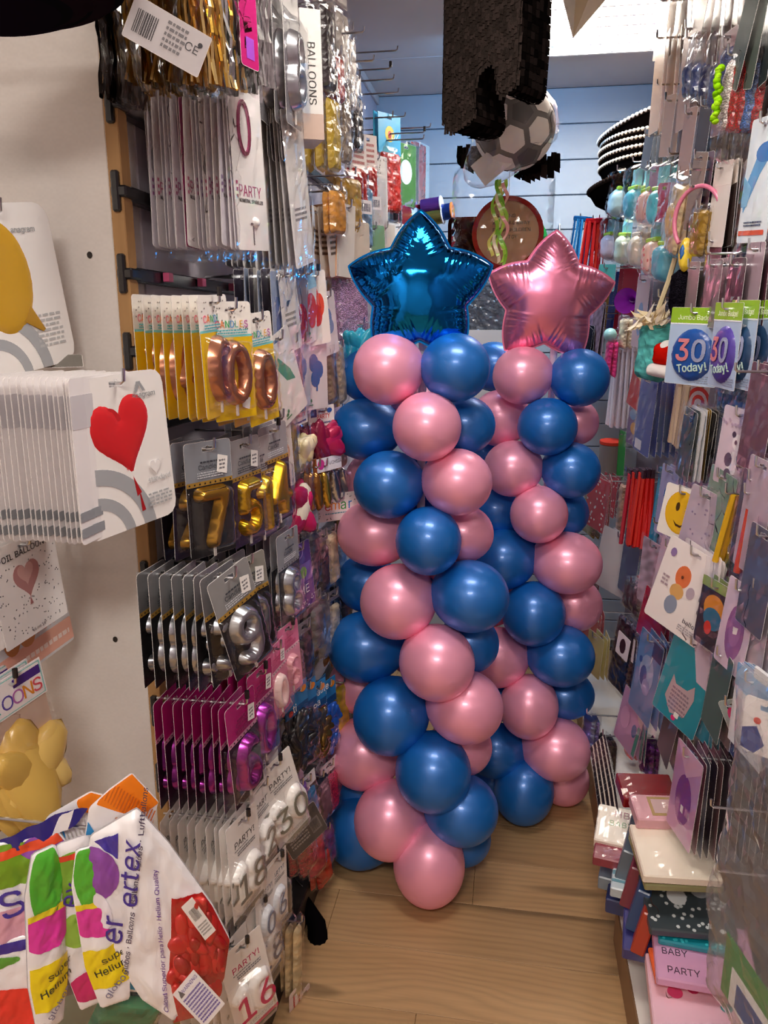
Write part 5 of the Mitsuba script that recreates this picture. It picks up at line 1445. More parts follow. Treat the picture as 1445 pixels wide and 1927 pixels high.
gb = bag(.12, .2, '#f2f2f4', [('text', 'globos', .3, .5, .25, '#2c8ccc'), ('rect', 0, .8, 1, .95, '#2c98cc')], .09, [('fill', '#3a6a4a', 'gloss', 2, .2, .97)], seed=231, depth=.02)
put(gb, 'balloon_bag', 'white bag with blue stripe right under the red balloon bag', 'balloon bag', frame(HK + [.04, .04, -.25], -58, -28))

# dark felt hats at the upper left corner
for i, (px, py, R) in enumerate(((70, -18, .125), (62, 0, .120), (48, 14, .115), (30, 20, .11), (10, 28, .105))):
    c = at(1, px, py, 1.02)
    prof = [(0.001, .05), (R * .45, .048), (R * .55, .02), (R * .6, .004), (R * .8, .0), (R * .97, .006), (R, .014), (R * .97, .010), (R * .6, -.004), (0.001, -.006)]
    m = np.eye(4)
    m[:3, 3] = c
    put([('', one(lathe(prof, 40), ['#1e2026', '#1a1b20', '#221a20', '#18181c', '#1c1720'][i], 'fabric', 40))], 'felt_hat', f'dark felt hat in the hanging stack at the upper left corner, {"topmost" if i == 0 else ORD[i] + " from the top"}', 'hat', m @ rot([0, 1, 0], -6) @ rot([1, 0, 0], 4), 'dark felt hats')
p = at(1, 40, -30, 1.02)
put([('', one(tube([(XB, p[1], p[2] + .05), (p[0] + .02, p[1], p[2] + .05), (p[0] + .03, p[1], p[2] + .08)], .004, 6), '#2a2a2e', 'gloss'))], 'display_hook', 'black hook holding the felt hats', 'display hook')

# floor level between rack and aisle: black tail, straws
c = at(1, 590, 1700, 1.78)
pts = [c + [-.03, 0, .02], c + [.02, -.05, -.02], c + [.045, -.1, -.12], c + [.04, -.14, -.21]]
put([('body', one(tube(np.array(pts), [.012, .026, .034, .016], 12), '#141214', 'fabric', True)), ('loop', one(tube(np.array([c + [.03, -.1, -.14], c + [.09, -.10, -.125], c + [.115, -.10, -.11], c + [.09, -.10, -.105], c + [.04, -.10, -.11]]), .004, 8), '#161416', 'gloss', True), 'black cord loop'),
     ('strap', one(tube(np.array([c + [-.06, .02, .06], c + [-.03, .0, .05], c + [-.01, -.03, -.03], c + [.02, -.08, -.1]]), .0035, 6), '#161416', 'gloss', True))], 'black_mask', 'black glossy costume piece with a cord loop sticking out over the floor', 'costume piece')
hang('L', 558, 1735, -.46, bag(.05, .22, None, content=('fill', '#c9b48a', 'gloss', 2), seed=240), 'party_bag', 'party bag', 'slim cream pack on a low hook before the black piece', 3, .02, 10, -4, 4)
for i, (px, py) in enumerate(((556, 1868), (572, 1872), (588, 1866), (602, 1872), (616, 1870))):
    hang('L', px, py, -.46 + .012 * i, flat(.05, .15, '#ead6d8', [('rect', .1 + .2 * j, .1, .2 + .2 * j, .95, '#b0283c' if j % 2 else '#f0e6e6') for j in range(4)] if i != 4 else [('rect', .1, .2, .9, .9, '#e6a8bc')], sleeve=.003, seed=i), 'straw_pack', 'straw pack', f'{"pale pink" if i == 4 else "red and white striped"} straw pack at the bottom, {ORD[i] if i else "first"} from the candles', 1, 0, 20, 6 * (i % 2), hk=i == 4, cap=True)

# ---------------------------------------------------------------- right wall, top rows
def plain(c, w, h, sl=.004, seed=1, ops=(), k=0, **kw):
    return card(w, h, c, ops, bsdf='gloss', sleeve=sl, seed=seed, k=k, **kw)


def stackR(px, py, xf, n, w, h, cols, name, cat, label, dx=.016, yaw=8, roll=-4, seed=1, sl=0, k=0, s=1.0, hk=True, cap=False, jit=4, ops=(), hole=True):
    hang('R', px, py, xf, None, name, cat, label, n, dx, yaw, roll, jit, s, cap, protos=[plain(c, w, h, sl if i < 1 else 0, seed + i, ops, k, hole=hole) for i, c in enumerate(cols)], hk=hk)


stackR(1252, 2, .40, 8, .10, .16, ('#ba9d86', '#9e7f6a', '#b0927d', '#907364'), 'wand_pack', 'party pack', 'beige cello pack in the fan under the glaring light', seed=300, roll=-14)
stackR(1330, -30, .42, 9, .07, .20, ('#795756', '#8c6863', '#644a4c', '#977667'), 'stick_pack', 'stick pack', 'mauve stick pack in the slanting fan at the top edge', seed=304, roll=-26, dx=.014)
stackR(1425, -40, .44, 7, .07, .20, ('#343d3b', '#49514c', '#272e2e'), 'stick_pack', 'stick pack', 'dark teal stick pack in the top right corner', seed=308, roll=-26, dx=.014)
stackR(1245, 72, .39, 5, .11, .26, ('#c8ab92', '#b99c81', '#cdb19a'), 'paper_pack', 'paper pack', 'tall cream paper pack nearest the glaring light', seed=312, roll=-5, yaw=5)
stackR(1300, 55, .41, 7, .09, .24, ('#b49281', '#c2a18d', '#a88377', '#97989b'), 'paper_pack', 'paper pack', 'pinkish white paper pack in the second upper stack', seed=316, roll=-3)
for i, (px, c, nm) in enumerate(((1302, '#2a3560', 'navy blue'), (1318, '#3c4878', 'slate blue'), (1336, '#262c50', 'dark navy'))):
    hang('R', px, 72, .405 + .012 * i, bag(.05, .15, None, content=('fill', c, 'gloss', 2, .45, .95), seed=320 + i), 'party_bag', 'party bag', f'thin clear bag with {nm} tip below the cream paper packs', 2, .014, 16, -3, 3, hk=i == 0)
stackR(1372, 70, .43, 6, .09, .20, ('#76565c', '#866567', '#674a50'), 'paper_pack', 'paper pack', 'mauve card pack on the wall behind the red and blue tubes', seed=324)
for i, (px, py) in enumerate(((1372, 92), (1352, 125))):
    hang('R', px, py, .43, bag(.06, .10, None, content=('fill', '#39456e', 'gloss', 1), seed=326 + i), 'party_bag', 'party bag', f'small dark blue glitter bag {"above" if i == 0 else "beside"} the lime garland', 2, .014, 16, -3, 3)
stackR(1222, 255, .39, 9, .09, .11, ('#4f4e50', '#313339', '#797370', '#25272b'), 'candle_pack', 'candle pack', 'dark blue grey candle pack with silver tips left of the garland', seed=330, roll=-18, dx=.017)
stackR(1262, 190, .395, 8, .09, .15, ('#b08e78', '#b99c84', '#9a7967', '#c2a38a'), 'paper_pack', 'paper pack', 'sand coloured pack under the cream paper packs', seed=334, roll=-10)
stackR(1300, 215, .41, 8, .09, .17, ('#a68376', '#b49281', '#907061', '#9e7970'), 'paper_pack', 'paper pack', 'dusty rose pack in the middle of the upper rows', seed=338, roll=-10)
stackR(1330, 200, .42, 7, .08, .16, ('#3f312b', '#5b473c', '#765f50'), 'paper_pack', 'paper pack', 'dark brown pack left of the lime garland', seed=342, roll=-12)
stackR(1232, 322, .39, 12, .09, .145, ('#8d5a6e', '#a8788a', '#b08c94', '#74485c', '#9c7080'), 'balloon_pack', 'balloon pack', 'wine red balloon pack in the long upper fan', seed=346, roll=-5, dx=.015)
stackR(1318, 300, .41, 9, .09, .17, ('#8a7468', '#6a4a5c', '#7c5a6c', '#54384a'), 'balloon_pack', 'balloon pack', 'plum coloured balloon pack above the pink hair band', seed=352, roll=-12, dx=.016)
hang('R', 1322, 395, .42, bag(.09, .12, None, content=('fill', '#8a6a1c', 'gloss', 2), seed=358), 'party_bag', 'party bag', 'amber and silver bag above the pink hair band', 3, .016, 10, -8, 4)
hang('R', 1284, 340, .40, bag(.11, .19, None, content=('fill', '#c8b088', 'gloss', 2), seed=359), 'party_bag', 'party bag', 'straw coloured crumpled bag right of the bootie packs', 2, .016, 6, -16, 4)
hang('R', 1250, 355, .395, plain('#b0305a', .08, .10, .006, 5), 'balloon_pack', 'balloon pack', 'small magenta and lime pack above the turquoise bootie packs', 3, .016, 14, -8, 4, hk=False)
# red and blue glitter tubes
for i, (c, nm) in enumerate((('#d8c8c8', 'clear'), ('#9a1420', 'red'), ('#8e0f1c', 'deep red'), ('#3f5c92', 'blue'), ('#94121e', 'ruby red'))):
    q = bag(.05, .215, None, content=('fill', c, 'gloss', 1, .1, .72), seed=360 + i)
    hang('R', 1382 + 15 * i, 104, .43 + .012 * i, q, 'glitter_pack', 'glitter pack', f'slim {nm} glitter pack, {"foremost" if i == 0 else ORD[i]} in the row right of the lime garland', 1, 0, 18, -9, hk=i == 0)
q = MB()
r = random.Random(6)
for i in range(26):
    m = trimesh.creation.icosphere(1, .009)
    m.apply_transform(np.diag([1, r.uniform(.5, .9), r.uniform(.6, 1), 1]))
    m.apply_translation([r.uniform(-.006, .006), -.004 * i, r.uniform(-.006, .006)])
    q.add(m, r.choice(['#8fd01c', '#a4e02c', '#78b814']))
put([('', q.ply('fabric'))], 'garland', 'short lime green garland hanging left of the red glitter packs', 'garland', frame(at(0, 1354, 128, .40), 180))
stackR(1362, 318, .44, 10, .10, .175, ('#ded6d0', '#3a302e', '#d2c0c4', '#c8b8bc', '#5a3a48', '#e2dcd8', '#b07a94', '#aab6c4'), 'napkin_pack', 'napkin pack', 'white topped napkin pack in the wide stack below the glitter tubes', seed=370, roll=-6, dx=.014, ops=[('rect', 0, 0, 1, .28, '#e8ded6')])
bb = plain('#dfe9f2', .115, .225, .005, 375, [('poly', [(.0, .6), (.35, .3), (.9, .1), (1, .2), (.5, .45), (.1, .75)], '#5a9ad0'), ('ell', .6, .28, .3, .08, '#3a7ac0'), ('poly', [(0, .45), (.3, .55), (.2, .7), (0, .7)], '#7ab4dc'), ('rect', .05, .90, .9, .94, '#d8502c'), ('lines', .2, .82, .8, .87, 2, '#2c3c5c')])
hang('R', 1444, 232, .46, bb, 'poster_pack', 'poster pack', 'big blue and white pack with an orange bar at the right edge', 3, .02, 12, -5, 1)


# bootie packs
def bootie(c, seed, cup=False):
    parts = [('bag_top', one(sheet(.07, .07, 6, 6, .006, seed), '#7cc8d8' if not cup else '#d8d0c0', 'gloss')), ('band', one(BX(.06, .012, .02, (0, -.055, .005), .003), '#a8d83c' if not cup else '#e0d8c8', 'gloss'))]
    m = puff(rrect(-.04, -.15, .04, -.055, .03), .03, .008, r=.03, back=.02, rough=.006, seed=seed, freq=40)
    parts.append(('pouch', one(m, c, 'gloss', True)))
    if 'e9c' in c:
        q = MB()
        r = random.Random(seed)
        for _ in range(26):
            x, y = r.uniform(-.03, .03), r.uniform(-.135, -.07)
            q.add(prism(ell(x, y, .004, .004, 8), .001, .031 - 9 * x * x - (y + .1) ** 2 * 6), '#d87a7a')
        parts.append(('dots', q.ply('card')))
    f = puff(rrect(-.045, -.155, .045, .012, .02), .036, .011, r=.03, back=.02, rough=.007, seed=seed + 3)
    parts.append(('film', one(f, '#ffffff', 'film')))
    return parts


bt = [(1168, 322, '#a8cdd4', 'grey silver'), (1200, 318, '#4cb4d0', 'turquoise'), (1226, 318, '#e9c0b8', 'pink dotted'), (1250, 312, '#58c4d8', 'bright turquoise'), (1288, 330, '#d8b078', 'straw'),
      (1150, 412, '#d0bcc0', 'rosy silver'), (1182, 408, '#c8dcc0', 'lime banded'), (1208, 405, '#d8d2c0', 'cream'), (1236, 412, '#e9c4b4', 'peach dotted'), (1262, 415, '#5aa8c0', 'teal')]
for i, (px, py, c, nm) in enumerate(bt):
    hang('R', px, py, .37 + .01 * (i % 5), bootie(c, 380 + i, i in (4, 7)), 'bootie_pack', 'bootie pack', f'{nm} bootie pack in the {"upper" if i < 5 else "lower"} row by the pink hair band', 2 if i % 2 else 1, .03, 16, -6 + 3 * (i % 3), s=1.05, hk=i in (0, 2, 4, 5, 6, 8, 9), jit=5)
# hair bands and small hanging things
a = np.linspace(-.6, math.pi + .6, 30)
hb = one(tube(np.stack([.062 * np.cos(a), .072 * np.sin(a) - .072, np.zeros(30)], 1), .005, 8), '#d87a98', 'gloss', True)
hang('R', 1310, 352, .40, [('', hb)], 'hair_band', 'hair band', 'pink hair band hanging in the middle of the right wall', 1, 0, 40, 8)
stackR(1300, 352, .43, 5, .08, .15, ('#b07868', '#8a4c5c', '#c89a84'), 'hair_band_pack', 'hair band pack', 'salmon pack behind the pink hair band', seed=395)
q = MB()
r = random.Random(9)
for i in range(40):
    m = trimesh.creation.icosphere(1, .008)
    m.apply_translation([r.uniform(-.010, .010), -.0042 * i, r.uniform(-.008, .008)])
    q.add(m, r.choice(['#4a2470', '#5c3488', '#3a1a5c', '#2c1440']))
put([('', q.ply('fabric'))], 'garland', 'purple tinsel garland right of the pink hair band', 'garland', frame(at(0, 1328, 340, .43), 180))
q = [('charm', one(puff(ell(0, -.035, .016, .036), .012, .006, back=.008), '#e8c83c', 'gloss', True)), ('blue_spot', one(puff(ell(-.002, -.03, .009, .02), .015, .005, back=.002), '#3c78c8', 'gloss', True)), ('chain', one(tube([(0, 0, 0), (0, .03, 0)], .002, 5), '#8a8a90', 'chrome'))]
hang('R', 1292, 448, .40, q, 'key_charm', 'charm', 'yellow and blue charm dangling below the pink hair band', 1, 0, 50, 0, s=1.1, hk=False)
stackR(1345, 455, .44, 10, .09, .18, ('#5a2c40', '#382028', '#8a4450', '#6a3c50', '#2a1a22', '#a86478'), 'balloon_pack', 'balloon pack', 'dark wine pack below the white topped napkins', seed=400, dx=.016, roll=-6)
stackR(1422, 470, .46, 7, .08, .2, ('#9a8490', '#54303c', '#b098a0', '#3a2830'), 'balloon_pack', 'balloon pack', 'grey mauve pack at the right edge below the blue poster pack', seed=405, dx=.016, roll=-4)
blk = [('', one(puff(ell(0, -.06, .030, .06), .025, .007, back=.02, rough=.008, seed=4), '#1c1a20', 'fabric', k=1))]
hang('R', 1284, 506, .40, blk, 'wig', 'wig', 'black curly hair piece left of the dark earring cards', 1, 0, 20, 0, hk=False)
stackR(1306, 505, .41, 5, .07, .13, ('#77706e', '#5c5654', '#8d8684'), 'jewelry_card', 'jewelry card', 'grey jewelry card right of the black curly hair piece', seed=410, sl=0, dx=.016)
stackR(1345, 500, .42, 4, .085, .14, ('#6c6266', '#8a8084', '#4c4246'), 'jewelry_card', 'jewelry card', 'smoky grey card with a white pendant above the badge packs', seed=413, sl=.006, dx=.02)
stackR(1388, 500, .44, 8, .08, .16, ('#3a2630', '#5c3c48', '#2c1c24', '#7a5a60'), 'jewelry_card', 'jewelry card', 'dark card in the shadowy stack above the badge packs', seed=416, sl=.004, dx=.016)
# feathers over a teal sock
q, fe = MB(), MB()
q.add(puff(rrect(-.045, -.20, .045, -.055, .02), .035, .008, r=.03, back=.03, rough=.006, seed=3, freq=110), '#5ab4b0', 2)
r = random.Random(14)
for i in range(60):
    an = r.uniform(-2.6, .6)
    L = r.uniform(.03, .075)
    p0 = np.array([r.uniform(-.03, .03), -.045 + r.uniform(-.012, .012), r.uniform(0, .04)])
    d = np.array([math.cos(an), math.sin(an) * .8, r.uniform(-.2, .8)])
    d /= np.linalg.norm(d)
    sd = np.cross(d, [0, 0, 1.0])
    sd /= np.linalg.norm(sd) + 1e-9
    P = [p0 + d * L * t + np.array([0, .03 * t * t, 0]) for t in (0, .35, .7, 1)]
    wd = [.001, .007, .006, .0005]
    v = np.array([p + sd * w for p, w in zip(P, wd)] + [p - sd * w for p, w in zip(P, wd)])
    fe.add((v, np.array([[j, j + 1, 5 + j, 4 + j] for j in range(3)])), r.choice(['#efe4c8', '#e4d4b0', '#f4ecd8']))
hang('R', 1248, 560, .39, [('pouch', q.ply('fabric'), 'teal knitted pouch'), ('feathers', fe.ply('fabric'), 'cream feathers', 'stuff'), ('chain', one(tube([(0, -.03, .01), (.01, .04, 0), (.02, .09, 0)], .006, 6), '#e0d0a8', 'fabric'))], 'feather_pouch', 'feather pouch', 'teal pouch with a tuft of cream feathers left of the badge packs', 1, 0, 30, -6, s=1.1, hk=True)
stackR(1212, 528, .40, 2, .07, .215, ('#b8aab4', '#9a8c9a'), 'tall_pack', 'pack', 'tall narrow lilac pack with a blue shape left of the feathers', seed=420, yaw=24, ops=[('ell', .5, .6, .22, .24, '#7a94b8')])
hn = lathe([(.004, -.03), (.008, 0), (.016, .03), (.030, .045), (.032, .05)], 18)
hang('R', 1192, 568, .40, [('', one(hn, '#8a2ca8', 'gloss', True))], 'party_horn', 'party horn', 'small purple party horn left of the tall lilac pack', 1, 0, 60, 20, s=1.3)
sa = [('fur', one(puff(rrect(-.04, -.07, .04, -.035, .015), .03, .006, back=.03, rough=.006, seed=8), '#f2efec', 'fabric', True), 'white fur rim'), ('cap', one(puff(rrect(-.032, -.04, .034, .012, .012), .026, .006, back=.02, rough=.004, seed=9), '#c41c14', 'fabric', True), 'red felt cap'), ('pompom', one(trimesh.creation.icosphere(2, .020), '#f4f2f0', 'fabric', True))]
hang('R', 1256, 655, .40, sa, 'santa_hat', 'hat', 'small red and white fur hat hanging left of the 30 badge', 1, 0, 40, -6, s=1.1, hk=False)


# big 30 badges
def badge(c1, txt, seed):
    ops = [('rect', 0, 0, 1, .20, '#8db82c'), ('rect', 0, .2, 1, .215, '#e8f0f4'), ('text', 'Jumbo Badge!', .14, .155, .062, '#eef4d8'), ('lines', .6, .86, .95, .97, 4, '#8a94a8')]
    m = puff(ell(0, .014 - .62 * .165, .056, .058), .012, .006, r=.03)
    zf = lambda p: .0125 * np.sqrt(np.maximum(0, 1 - (np.maximum(0, 1 - np.clip((.057 - np.hypot(p[:, 0], p[:, 1] - (.014 - .62 * .165))) / .03, 0, 1)) ** 2)))
    t = MB()
    for ch, x, c in (('3', -.038, '#c87880'), ('0', .002, '#8d94b4')):
        g = meshkit.text_mesh(ch, .046, .0006, bold=True)
        g.apply_translation([x, -.100, 0])
        v = np.array(g.vertices)
        v[:, 2] += zf(v[:, :2]) + .0012
        t.add(trimesh.Trimesh(v, g.faces, process=False), c)
    g = meshkit.text_mesh('Today!', .017, .0006, bold=True)
    g.apply_transform(rot([0, 0, 1], 8))
    g.apply_translation([-.028, -.128, 0])
    v = np.array(g.vertices)
    v[:, 2] += zf(v[:, :2]) + .0012
    t.add(trimesh.Trimesh(v, g.faces, process=False), '#b8d8d0')
    return card(.135, .168, '#a9bfdc', ops, bsdf='gloss', r=.003, extra=[('badge', one(m, c1, 'gloss', True), 'domed badge'), ('lettering', t.ply('gloss'))])


B30 = badge('#1c4a94', '30', 1)
hang('R', 1312, 590, .40, None, 'birthday_badge', 'birthday badge', 'blue 30 Today badge on green topped card, facing the aisle', 2, .03, 40, -2, 2, first=B30, protos=[B30], s=1.0)
hang('R', 1372, 582, .425, None, 'birthday_badge', 'birthday badge', 'purple blue badge on green topped card seen nearly edge on', 2, .03, 8, -2, 2, protos=[badge('#4a3a90', '30', 2)])
hang('R', 1402, 580, .445, badge('#1c3a5c', '30', 3), 'birthday_badge', 'birthday badge', 'dark teal badge on green topped card, last of the badge row', 2, .03, 6, -2, 2)
hang('R', 1385, 735, .47, bag(.16, .07, None, content=('fill', '#2a4a6c', 'gloss', 2), seed=431), 'party_bag', 'party bag', 'dark blue bag lying beneath the badge packs', 1, 0, 10, 0, hk=False)

# far right wall by the pink star: fringes, table covers, clothes
for i, (px, py, h, c, nm, ro) in enumerate(((1098, 412, .24, ['#2c6a9c', '#3a86b8', '#1f4f7c'], 'blue', -10), (1122, 416, .20, ['#d8302c', '#e84a3c', '#b01c20'], 'red', -7), (1134, 415, .12, ['#a83a5c', '#c04a6a'], 'rose', -6))):
    r = random.Random(60 + i)
    q = MB()
    for k in range(34):
        x, z0 = r.uniform(-.07, .07), r.uniform(-.03, .03)
        P = np.array([(x * (.7 + .3 * t) + r.uniform(-.002, .002), -h * t, z0) for t in (0, .3, .6, .85, 1)])
        wv = np.array([.004, 0, r.uniform(-.003, .003)])
        v = np.vstack([P - wv, P + wv])
        q.add((v, np.array([[j, 5 + j, 6 + j, j + 1] for j in range(4)])), r.choice(c))
    q.add(BX(.11, .02, .04, (0, 0, 0), .004), c[-1])
    put([('', q.ply('fabric'))], 'paper_fringe', f'hanging {nm} paper fringe between the sombreros and the pink star', 'paper fringe', frame(at(0, px, py, (.28, .32, .35)[i]), 205, ro))
    hook('R', at(0, px, py, (.28, .32, .35)[i]), XR, what=f'metal display hook holding the {nm} paper fringe')
for i, (px, py, h, c, nm) in enumerate(((1142, 525, .25, '#77665c', 'taupe'), (1150, 520, .25, '#9a6a1c', 'gold'), (1157, 520, .25, '#7a5418', 'bronze'), (1166, 518, .27, '#1c2c6c', 'navy'), (1174, 518, .27, '#24347c', 'dark blue'), (1184, 490, .36, '#a82434', 'crimson'), (1194, 480, .38, '#b8384a', 'red'), (1143, 505, .1, '#4a9a8c', 'mint'))):
    hang('R', px, py, .43 + .008 * i if i < 7 else .36, card(.09, h, c, (), hole=False, bsdf='gloss'), 'table_cover_pack', 'table cover pack', f'long folded {nm} table cover pack right of the pink star', 2, .01, 40, -4, 2, hk=i != 2)
for i, (px, py, h, c, nm) in enumerate(((1096, 600, .22, '#22222a', 'black'), (1108, 620, .2, '#2c2c34', 'charcoal'), (1118, 590, .26, '#c8a0b8', 'pale pink'), (1128, 575, .28, '#8a7480', 'mauve'))):
    hang('R', px, py, (.30, .32, .34, .35)[i], card(.12, h, c, (), hole=False, bsdf='fabric', k=2), 'folded_cloth', 'folded cloth', f'{nm} folded cloth hanging behind the right tip of the pink star', 2, .012, 12, -14, 3)
hang('R', 1148, 630, .37, [('', one(trimesh.creation.icosphere(2, .025), '#9ad0cc', 'gloss', True))], 'bubble_ball', 'ball', 'pale turquoise ball above the bundle of white straws', 1, 0, 0, 0)
hang('R', 1150, 640, .375, bag(.07, .16, None, content=('fill', '#e84a8a', 'fabric', 2), seed=445), 'boa_pack', 'feather boa', 'hot pink feather piece left of the white straws', 2, .02, 14, -10, 3)
hang('R', 1176, 600, .42, bag(.08, .13, None, content=('fill', '#d8c4a0', 'gloss', 2), seed=446), 'party_bag', 'party bag', 'cream ribbon bag above the white straws', 2, .02, 14, -4, 3)
hang('R', 1110, 590, .33, [('', one(trimesh.creation.icosphere(2, .03), '#4a9a70', 'gloss', True))], 'bubble_ball', 'ball', 'green ball in the shadow under the pink star tip', 1, 0, 0, 0)

# ---------------------------------------------------------------- right wall, lower rows
def rods(n, cols, w, h, seed=1, head=None):
    out = []
    if head:
        out.append(('header', one(BX(w, .03, .012, (0, 0, 0), .002), head, 'gloss')))
    r = random.Random(seed)
    for j in range(n):
        x = -w / 2 + w * (j + .5) / n
        out.append(('rod', one(tube([(x, .0, r.uniform(-.006, .006)), (x + r.uniform(-.003, .003), -h, r.uniform(-.006, .006))], w / n * .46, 6), cols[j % len(cols)], 'gloss', 50)))
    return out


hang('R', 1162, 655, .42, rods(5, ['#e6dce0', '#d8ccd2', '#efe8ea'], .075, .32, 1, '#b8a4a8'), 'straw_bundle', 'straw bundle', 'long white straw bundle right of the second balloon column', 5, .02, 10, -7, 1.5)
hang('R', 1205, 705, .42, plain('#b01c1c', .1, .13, .006, 450, [('poly', [(0, 0), (1, .1), (.9, .3), (.1, .15)], '#d8a86c')]), 'gift_bag_pack', 'gift bag pack', 'glossy red and gold pack right of the white straws', 5, .014, 20, -16, 3)
hang('R', 1196, 765, .43, plain('#6a4a78', .09, .15, .006, 455, [('ell', .4, .3, .3, .12, '#6a94c0'), ('ell', .6, .6, .3, .14, '#d8902c')]), 'gift_bag_pack', 'gift bag pack', 'patterned violet and orange pack under the red and gold packs', 3, .014, 16, -6, 3)
nv = plain('#3a4690', .12, .235, .003, 460, [('rect', .1, .84, .5, .97, '#e8e6ea')])
hang('R', 1222, 718, .41, nv, 'table_cover_pack', 'table cover pack', 'navy blue folded table cover pack below the small red hat', 8, .020, 14, -7, 1.2)
hang('R', 1285, 722, .43, rods(4, ['#b09a84', '#c4ae98', '#a08c78'], .07, .16, 3), 'taper_candle_pack', 'candle pack', 'beige taper candle bunch under the badge packs', 3, .016, 12, -8, 3)
hang('R', 1318, 728, .44, plain('#e8dcd8', .06, .06, 0, 1, [('arc', .5, .9, .2, .35, '#d8402c'), ('arc', .5, .9, .5, .65, '#d8402c')]), 'striped_pack', 'pack', 'small red and white striped pack just under the 30 badge', 1, 0, 30, -4, hk=False)
for i, (px, c, nm) in enumerate(((1178, '#b8243c', 'crimson'), (1190, '#c41a1c', 'red'), (1202, '#d02420', 'scarlet'), (1238, '#1c7ca4', 'blue'), (1252, '#2488b0', 'azure'))):
    hang('R', px + 8, 890, .40 + .012 * i, rods(2, [c], .03, .25, 470 + i, '#3a2430' if i < 3 else '#2a4a6a'), 'candle_bundle', 'candle bundle', f'{nm} stick bundle hanging below the navy table covers', 3, .014, 14, -9, 2, hk=i in (0, 3))
hang('R', 1262, 888, .44, plain('#a8a8d0', .09, .2, .004, 476, [('ell', .5, .4, .2, .12, '#3a6ab0'), ('ell', .5, .7, .2, .1, '#4a4a9a')]), 'balloon_pack', 'balloon pack', 'lilac pack with blue shapes behind the smiley packs', 3, .014, 18, -6, 2)
em = card(.105, .125, '#efe9e2', [('ell', .5, .48, .40, .42, '#d8a41c'), ('ell', .5, .47, .385, .40, '#e6b422'), ('ell', .40, .38, .045, .085, '#4a3412'), ('poly', [(.58, .36), (.66, .31), (.75, .37), (.66, .345)], '#5a4010'), ('poly', [(.58, .42), (.66, .39), (.75, .43), (.66, .42)], '#5a4010'), ('poly', [(.36, .66), (.44, .75), (.56, .76), (.64, .66), (.56, .72), (.44, .71)], '#4a3010'), ('ell', .40, .38, .045, .085, '#4a3412'), ('rect', .62, .82, .9, .95, '#e2e0de')], hole=False, bsdf='gloss')
hang('R', 1290, 930, .41, em, 'smiley_pack', 'smiley pack', 'pack with a yellow winking smiley face', 4, .012, 44, -9, 1.5)
hang('R', 1330, 935, .42, plain('#b8a8b8', .085, .17, .006, 480, [('dots', 3, 20, .1, .2, .9, .9, .03, '#8a7a94')]), 'balloon_pack', 'balloon pack', 'silvery wrapped pack right of the smiley', 4, .012, 34, -12, 2)
for i, (px, c, nm, py) in enumerate(((1300, '#4a5450', 'dark green', 782), (1314, '#dfe2e4', 'white', 780), (1322, '#a8842c', 'gold', 778), (1334, '#23252c', 'black', 782), (1346, '#5a6070', 'slate', 790), (1356, '#3a4468', 'indigo', 790))):
    hang('R', px, py, .41 + .012 * i, plain(c, .075, .165, .004, 484 + i), 'streamer_pack', 'streamer pack', f'thin {nm} streamer pack in the fan left of the panda pack', 2, .008, 10, -9, 2, hk=i in (0, 4))
pan = plain('#d9c8d6', .115, .16, .004, 491, [('ell', .52, .42, .16, .11, '#efe8ee'), ('ell', .38, .33, .05, .04, '#4a3c4c'), ('ell', .66, .33, .05, .04, '#4a3c4c'), ('ell', .46, .42, .035, .03, '#4a3c4c'), ('ell', .6, .42, .035, .03, '#4a3c4c'), ('ell', .5, .68, .20, .15, '#efe8ee'), ('ell', .34, .66, .10, .09, '#5a4a60'), ('ell', .68, .66, .10, .09, '#5a4a60'), ('ell', .38, .84, .09, .07, '#5a4a60'), ('dots', 6, 14, .05, .05, .95, .25, .03, '#b8a0b8')])
hang('R', 1398, 784, .455, pan, 'balloon_pack', 'balloon pack', 'pale lilac pack with a printed panda', 5, .014, 22, -6, 2)
hang('R', 1362, 900, .44, plain('#7a9a88', .10, .20, .006, 495), 'card_pack', 'card pack', 'sage green card pack right of the silvery wrapped one', 3, .012, 16, -10, 3)
for i, (px, c, nm) in enumerate(((1378, '#d8a818', 'yellow'), (1386, '#c89414', 'mustard'))):
    hang('R', px, 930, .44 + .01 * i, rods(1, [c], .014, .15, 497 + i), 'taper_candle', 'candle', f'thin {nm} taper in a pack under the panda pack', 1, 0, 14, -13, hk=i == 0)
hang('R', 1414, 930, .455, rods(1, ['#d04a2c'], .018, .16, 499), 'taper_candle', 'candle', 'orange red taper near the right edge', 1, 0, 14, -7)
hang('R', 1352, 930, .45, plain('#8a6a9a', .08, .17, .004, 500, [('ell', .5, .5, .3, .3, '#5c4470')]), 'balloon_pack', 'balloon pack', 'violet pack behind the yellow tapers', 3, .014, 12, -10, 3, hk=False)
for i, (px, py, c, nm, h) in enumerate(((1400, 880, '#a89aa8', 'grey', .2), (1422, 905, '#4a4656', 'dark slate', .19), (1436, 880, '#b8a4b4', 'pale mauve', .22), (1440, 700, '#6a4a58', 'wine', .2), (1438, 1010, '#5a5a6a', 'steel', .2))):
    hang('R', px, py, .46, plain(c, .09, h, .004, 503 + i), 'card_pack', 'card pack', f'{nm} pack hanging at the right edge {"above" if i == 3 else "around"} the panda and tapers', 4, .014, 14, -6, 3)
